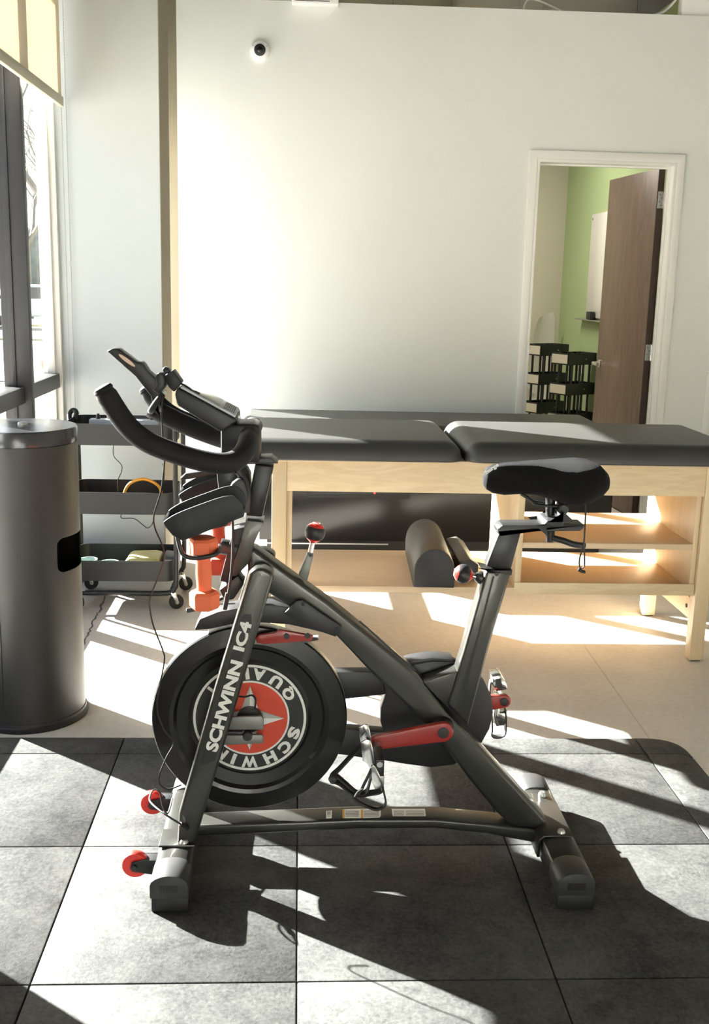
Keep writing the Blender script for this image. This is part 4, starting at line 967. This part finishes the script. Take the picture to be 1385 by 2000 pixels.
# ---- seat
side('seat_post', [(967, 1036), (1019, 1036), (997, 1118), (950, 1106)], -.674, -.626, 'bike_black', bk, .004)
side('seat_slider', [(963, 1022), (973, 1015), (1128, 1014), (1139, 1033), (1133, 1037), (973, 1038), (966, 1031)], -.685, -.615, 'bike_black', bk, .004)
cl = side('seat_clamp', [(1048, 1006), (1054, 1001), (1098, 1001), (1104, 1006), (1102, 1026), (1096, 1030), (1054, 1029), (1049, 1023)], -.700, -.600, 'plastic_grey', bk, .005)
cyl('clamp_post', P(1075, 1006, YC), P(1075, 972, YC), .013, 'bike_black', cl, 16)
cyl('rail_clamp', P(1095, 990, YC)+Vector((0, -.035, 0)), P(1095, 990, YC)+Vector((0, .035, 0)), .015, 'bike_black', cl, 16, .003)
lv = cyl('lever_boss', P(1075, 1036, YC), P(1075, 1058, YC), .012, 'plastic_black', bk, 14, .002)
tube('clamp_lever', [P(1080, 1051, YC-.02), P(1100, 1056, YC-.03), P(1120, 1063, YC-.035), P(1142, 1066, YC-.03)], .0085, 'plastic_black', lv, 10, 4)
sd = []
secs = [  # px x, top y, bottom y, half width
    (944, 926, 946, .012), (950, 913, 955, .022), (962, 906, 962, .027), (985, 903, 966, .030), (1015, 901, 964, .034), (1045, 899, 965, .042),
    (1075, 898, 973, .058), (1100, 897, 983, .076), (1125, 896, 985, .090), (1148, 899, 977, .094), (1166, 906, 966, .088), (1177, 917, 955, .070), (1182, 930, 945, .035)]
bm = bmesh.new(); R_ = []; NS = 28
for x, t, b, hw in secs:
    T = P(x, t, YC); Bq = P(x, b, YC); zc = (T.z+Bq.z)/2; hz = (T.z-Bq.z)/2; row = []
    for k in range(NS):
        a = 2*math.pi*k/NS; cs_, sn = math.cos(a), math.sin(a)
        yy = math.copysign(abs(cs_)**.72, cs_)*hw; zz = math.copysign(abs(sn)**.80, sn)*hz
        if sn > 0: zz -= .006*math.exp(-(yy/.008)**2)*(1 if 960 < x < 1165 else 0)       # centre groove
        row.append(bm.verts.new((T.x*.5+Bq.x*.5, YC+yy, zc+zz)))
    R_.append(row)
for A, B in zip(R_, R_[1:]):
    for k in range(NS): bm.faces.new((A[k], A[(k+1) % NS], B[(k+1) % NS], B[k]))
bm.faces.new(R_[0][::-1]); bm.faces.new(R_[-1])
bmesh.ops.subdivide_edges(bm, edges=bm.edges[:], cuts=1, use_grid_fill=True, smooth=.6)
sdl = from_bm('saddle', bm, 'saddle_fabric', bk, True, 80)
ta = P(946, 927, -.680); tb = P(975, 907, -.680); txm = (ta+tb)/2+Vector((-.002, -.0015, 0))
text_fit('lettering', 'charge', (tb-ta).length, .0135, 'white_print', sdl, frame_m(txm, tb-ta, (-.6, .45, .9)), ext=.0015, bold=.045)
for s in (-1, 1):
    tube('saddle_rail', [P(1015, 962, YC)+Vector((0, s*.018, 0)), P(1035, 975, YC)+Vector((0, s*.022, 0)), P(1047, 983, YC)+Vector((0, s*.022, 0)), P(1095, 985, YC)+Vector((0, s*.022, 0)), P(1120, 975, YC)+Vector((0, s*.03, 0))], .004, 'plastic_black', sdl, 8, 4)
tube('drawcord', [P(1143, 978, -.71), P(1144, 1000, -.71), P(1142, 1040, -.71), P(1140, 1064, -.71), P(1132, 1092, -.71), P(1133, 1110, -.71), P(1141, 1106, -.71), P(1142, 1090, -.71), P(1140, 1066, -.71)], .0022, 'rubber_black', sdl, 6)
tube('cord_knot', [P(1130, 1112, -.71), P(1136, 1116, -.712), P(1142, 1117, -.71)], .0045, 'rubber_black', sdl, 8, 2)

# ---- handlebar
near = [(203, 763, -.905), (214, 781, -.905), (228, 803, -.905), (246, 828, -.905), (270, 851, -.905), (300, 869, -.905), (345, 886, -.905), (390, 899, -.905), (430, 905, -.90), (458, 900, -.885), (476, 884, -.86), (484, 866, -.81), (486, 857, -.74)]
npts = [P(x, y, Y) for x, y, Y in near]
fpts = [Vector((p.x, 2*YC-p.y, p.z)) for p in npts[::-1]][:-2]
L_ = len(npts)*2
hb = tube('handlebar', npts+fpts, .0255, 'foam_black', bk, 20, 5, rr=lambda s: min(1, .80+8*s, .80+8*(1-s)))
for q, dq in ((npts[0], npts[0]-npts[1]), (fpts[-1], fpts[-1]-fpts[-2])):
    lathe('grip_cap', [(.0215, -.004), (.0245, .001), (.022, .008), (.014, .012), (0, .013)], 'foam_black', hb, q, dq, 20)
box('bar_clamp', (.40, -.71, 1.150), (.50, -.59, 1.250), 'bike_black', bk, .01)
tube('inner_bar', [P(301, 797, -.52), P(325, 812, -.52), P(375, 835, -.52), P(430, 855, -.53), P(474, 867, -.56)], .0265, 'foam_black', hb, 20, 5)
lathe('bar_rim', [(.020, -.006), (.030, -.006), (.031, 0), (.030, .007), (.020, .007)], 'plastic_black', hb, P(301, 797, -.52), P(301, 797, -.52)-P(325, 812, -.52), 24)

# ---- console, media rack, charger block
cn = side('console', [(341, 769), (347, 757), (458, 816), (463, 825), (437, 842), (428, 843), (346, 792)], -.735, -.565, 'plastic_black', bk, .006, 3, 25, Yp=-.735)
e0 = P(352, 757.5, -.735); e1 = P(459, 815.5, -.735); ud = (e1-e0).normalized(); nd = Vector((-ud.z, 0, ud.x)); nd = nd if nd.z > 0 else -nd
def on_face(name, a, b, y0, y1, t, m, parent, lift=0.0, bev=.001):
    p = e0+ud*a+nd*lift; q = e0+ud*b+nd*lift
    return prism(name, [(p.x, y0, p.z), (q.x, y0, q.z), (q.x, y1, q.z), (p.x, y1, p.z)], nd*t, m, parent, bev)
Lc = (e1-e0).length
fp = on_face('console_face', 0, Lc, -.732, -.568, .006, 'grey_strip', cn, -.001, .002)
on_face('display', Lc*.22, Lc*.70, -.715, -.585, .0012, 'lcd', fp, .0052)
for k in range(6):
    for j in range(3): on_face('key', Lc*(.76+.034*k), Lc*(.76+.034*k)+.0035, -.712+j*.045, -.68+j*.045, .0015, 'plastic_black', fp, .0052, 0)
tube('charge_lead', [P(352, 748, -.70), P(370, 760, -.715), P(383, 772, -.72), P(398, 778, -.72), P(405, 784, -.72), P(402, 789, -.725), P(385, 784, -.73), P(370, 772, -.73), P(374, 764, -.72), P(390, 769, -.715)], .0030, 'rubber_black', bk, 6)
rk = side('media_rack', [(208, 686), (220, 680), (230, 681), (266, 708), (275, 707), (281, 713), (288, 725), (306, 741), (317, 768), (308, 785), (298, 778), (265, 736), (212, 689)], -.70, -.645, 'plastic_black', bk, .004, 2, 30, Yp=-.70)
el = [P(248+20*math.cos(t)*.80-3.6*math.sin(t)*.58, 704+20*math.cos(t)*.60+3.6*math.sin(t)*.8, -.701) for t in [2*math.pi*k/18 for k in range(18)]]
prism('rack_window', el, (0, -.0008, 0), 'peach', rk)
side('rack_prop', [(296, 775), (308, 785), (318, 800), (304, 806), (297, 800), (310, 788)], -.70, -.60, 'plastic_black', rk, .003)
bl = side('clamp_block', [(319, 735), (337, 723), (355, 748), (340, 766), (330, 757)], -.71, -.65, 'plastic_grey', bk, .003, Yp=-.71)
side('clamp_jaw', [(303, 736), (309, 727), (318, 730), (323, 742), (322, 757), (310, 770), (297, 762), (306, 752)], -.725, -.66, 'plastic_black', bl, .005, Yp=-.725)
side('clamp_pad', [(316, 722), (321, 716), (331, 722), (333, 728), (322, 731)], -.70, -.66, 'plastic_black', bl, .004, Yp=-.70)
side('white_plug', [(317, 766), (325, 761), (329, 768), (320, 772)], -.712, -.69, 'white_plastic', bl, .001)
tube('rack_strap', [P(318, 770, -.72), P(306, 785, -.73), P(296, 800, -.73), P(294, 803, -.70)], .008, 'rubber_black', bk, 8, 4)

# ---- dumbbell holders
def holder(dy):
    ya, yb = -.865+dy, -.765+dy
    def pts_(l): return [P(x, y, -.865) for x, y in l]
    out = [(318, 1019), (347, 1001), (452, 963), (476, 985), (474, 1010), (371, 1051), (357, 1057), (338, 1046), (321, 1026)]
    W = [(v.x, v.z) for v in pts_(rounded(out))]
    h = prism('dumbbell_holder', [(x, ya, z) for x, z in W], (0, .007, 0), 'plastic_grey', bk, .002)
    prism('holder_wall', [(x, yb, z+.006) for x, z in W], (0, .007, 0), 'plastic_grey', h, .002)
    low = [(318, 1017), (323, 1019), (340, 1041), (357, 1051), (370, 1046), (474, 1004), (476, 1010), (371, 1052), (357, 1058), (337, 1047), (320, 1027)]
    V = [(v.x, v.z) for v in pts_(low)]
    prism('holder_floor', [(x, ya+.004, z) for x, z in V], (0, yb-ya, 0), 'plastic_grey', h, .001)
    arm = [(440, 968), (462, 948), (475, 958), (481, 992), (476, 1010), (455, 1015)]
    V = [(v.x, v.z) for v in pts_(rounded(arm))]
    prism('holder_arm', [(x, yb+.002 if dy < .1 else ya-.05, z) for x, z in V], (0, .07 if dy < .1 else .055, 0), 'plastic_black', h, .003)
    hp = [P(x, y, -.865) for x, y in [(345, 1048), (350, 1070), (356, 1084), (368, 1091), (390, 1092), (418, 1086)]]
    tube('holder_hoop', [Vector((p.x, ya+.012, p.z)) for p in hp]+[Vector((hp[-1].x+.008, ya+.03, hp[-1].z+.003)), Vector((hp[-1].x+.008, yb-.02, hp[-1].z+.003)), Vector((hp[-1].x, yb, hp[-1].z)), Vector((hp[-2].x, yb, hp[-2].z)), Vector((hp[-3].x, yb-.01, hp[-3].z))], .006, 'plastic_black', h, 8, 4)
holder(0.0); holder(.335)
lvp = [P(x, y, -.52) for x, y in [(352, 934), (362, 925), (424, 917), (431, 925), (376, 935), (353, 938)]]
prism('adjust_lever', [(p.x, -.52, p.z) for p in lvp], (0, .02, 0), 'plastic_black', bk, .003)
kn = lathe('adjust_knob', [(.019, 0), (.021, .004), (.021, .036), (.027, .038), (.027, .046), (.010, .048)], 'plastic_black', bk, P(430, 1066, -.66), P(458, 1072, -.66)-P(430, 1066, -.66), 24)
tube('resistance_cable', [P(454, 1012, -.735), P(455, 1040, -.735), P(454, 1090, -.735), P(449, 1140, -.735), P(441, 1188, -.73)], .0036, 'rubber_black', bk, 8)
cyl('cable_sleeve', P(445, 1158, -.733), P(439, 1190, -.73), .0065, 'rubber_black', bk, 10, .001)
cyl('clip_peg', P(364, 1193, -.60), P(390, 1188, -.60), .007, 'plastic_black', bk, 10, .002)
cyl('peg_arm', P(390, 1188, -.60), P(440, 1165, -.62), .006, 'plastic_black', bk, 10)

# ================================================================= DUMBBELLS
def dumbbell(top, bot, m, label):
    top = Vector(top); bot = Vector(bot); d = (top-bot).normalized(); L = (top-bot).length
    t = thing('dumbbell', label, 'dumbbell', bot, 'dumbbells hung on the exercise bike')
    for h0 in (0, L-.052):
        lathe('head', [(.024, h0), (.033, h0+.003), (.0385, h0+.010), (.0385, h0+.042), (.033, h0+.049), (.024, h0+.052)], m, t, bot, d, 6, True, 25, phase=math.radians(12))
    lathe('handle', [(.020, .050), (.0185, .06), (.0205, L*.5), (.0185, L-.06), (.020, L-.050)], m, t, bot, d, 24)
    return t
db = dumbbell(P(396, 1048, -.815), P(400, 1190, -.815), 'orange_rubber', 'orange dumbbell hung upright in the near holder of the bike')
dt = P(396, 1048, -.815); dbm = P(400, 1190, -.815)
dumbbell(dt+Vector((0.012, .335, -.0)), dbm+Vector((0.012, .335, 0)), 'red_rubber', 'reddish dumbbell half hidden in the far holder of the bike')

# ================================================================= POWER LEADS
tag(tube('power_cable', [P(319, 772, -.73), P(316, 800, -.735), P(317, 840, -.72), P(319, 880, -.72), P(321, 905, -.72), P(318, 935, -.73), P(314, 962, -.74), P(301, 1005, -.75), P(303, 1032, -.75), P(317, 1065, -.76), P(321, 1090, -.77), P(310, 1125, -.78), P(296, 1160, -.79), P(292, 1180, -.79), P(299, 1220, -.80), P(318, 1270, -.80), P(321, 1292, -.80), P(311, 1345, -.80), P(307, 1385, -.80), P(320, 1425, -.80), P(339, 1450, -.80), P(325, 1480, -.80), P(312, 1512, -.79), P(313, 1532, -.79), P(330, 1541, -.79), P(354, 1533, -.78)], .0022, 'rubber_black', None, 6), 'thin black lead hanging from the console past the flywheel', 'cable')
tag(tube('plug_lead', [P(366, 1617, -.78), P(352, 1609, -.80), P(325, 1592, -.80), P(300, 1573, -.76), P(292, 1560, -.72), P(300, 1543, -.68), P(312, 1548, -.68), P(318, 1575, -.68), P(326, 1589, -.68), P(332, 1578, -.66), P(336, 1560, -.62)], .0026, 'rubber_black', None, 6), 'short black lead plugged into the foot of the fork leg', 'cable')
tag(cyl('plug', P(352, 1609, -.80), P(367, 1618, -.778), .006, 'rubber_black', None, 10, .001), 'black round plug at the foot of the fork leg', 'plug')
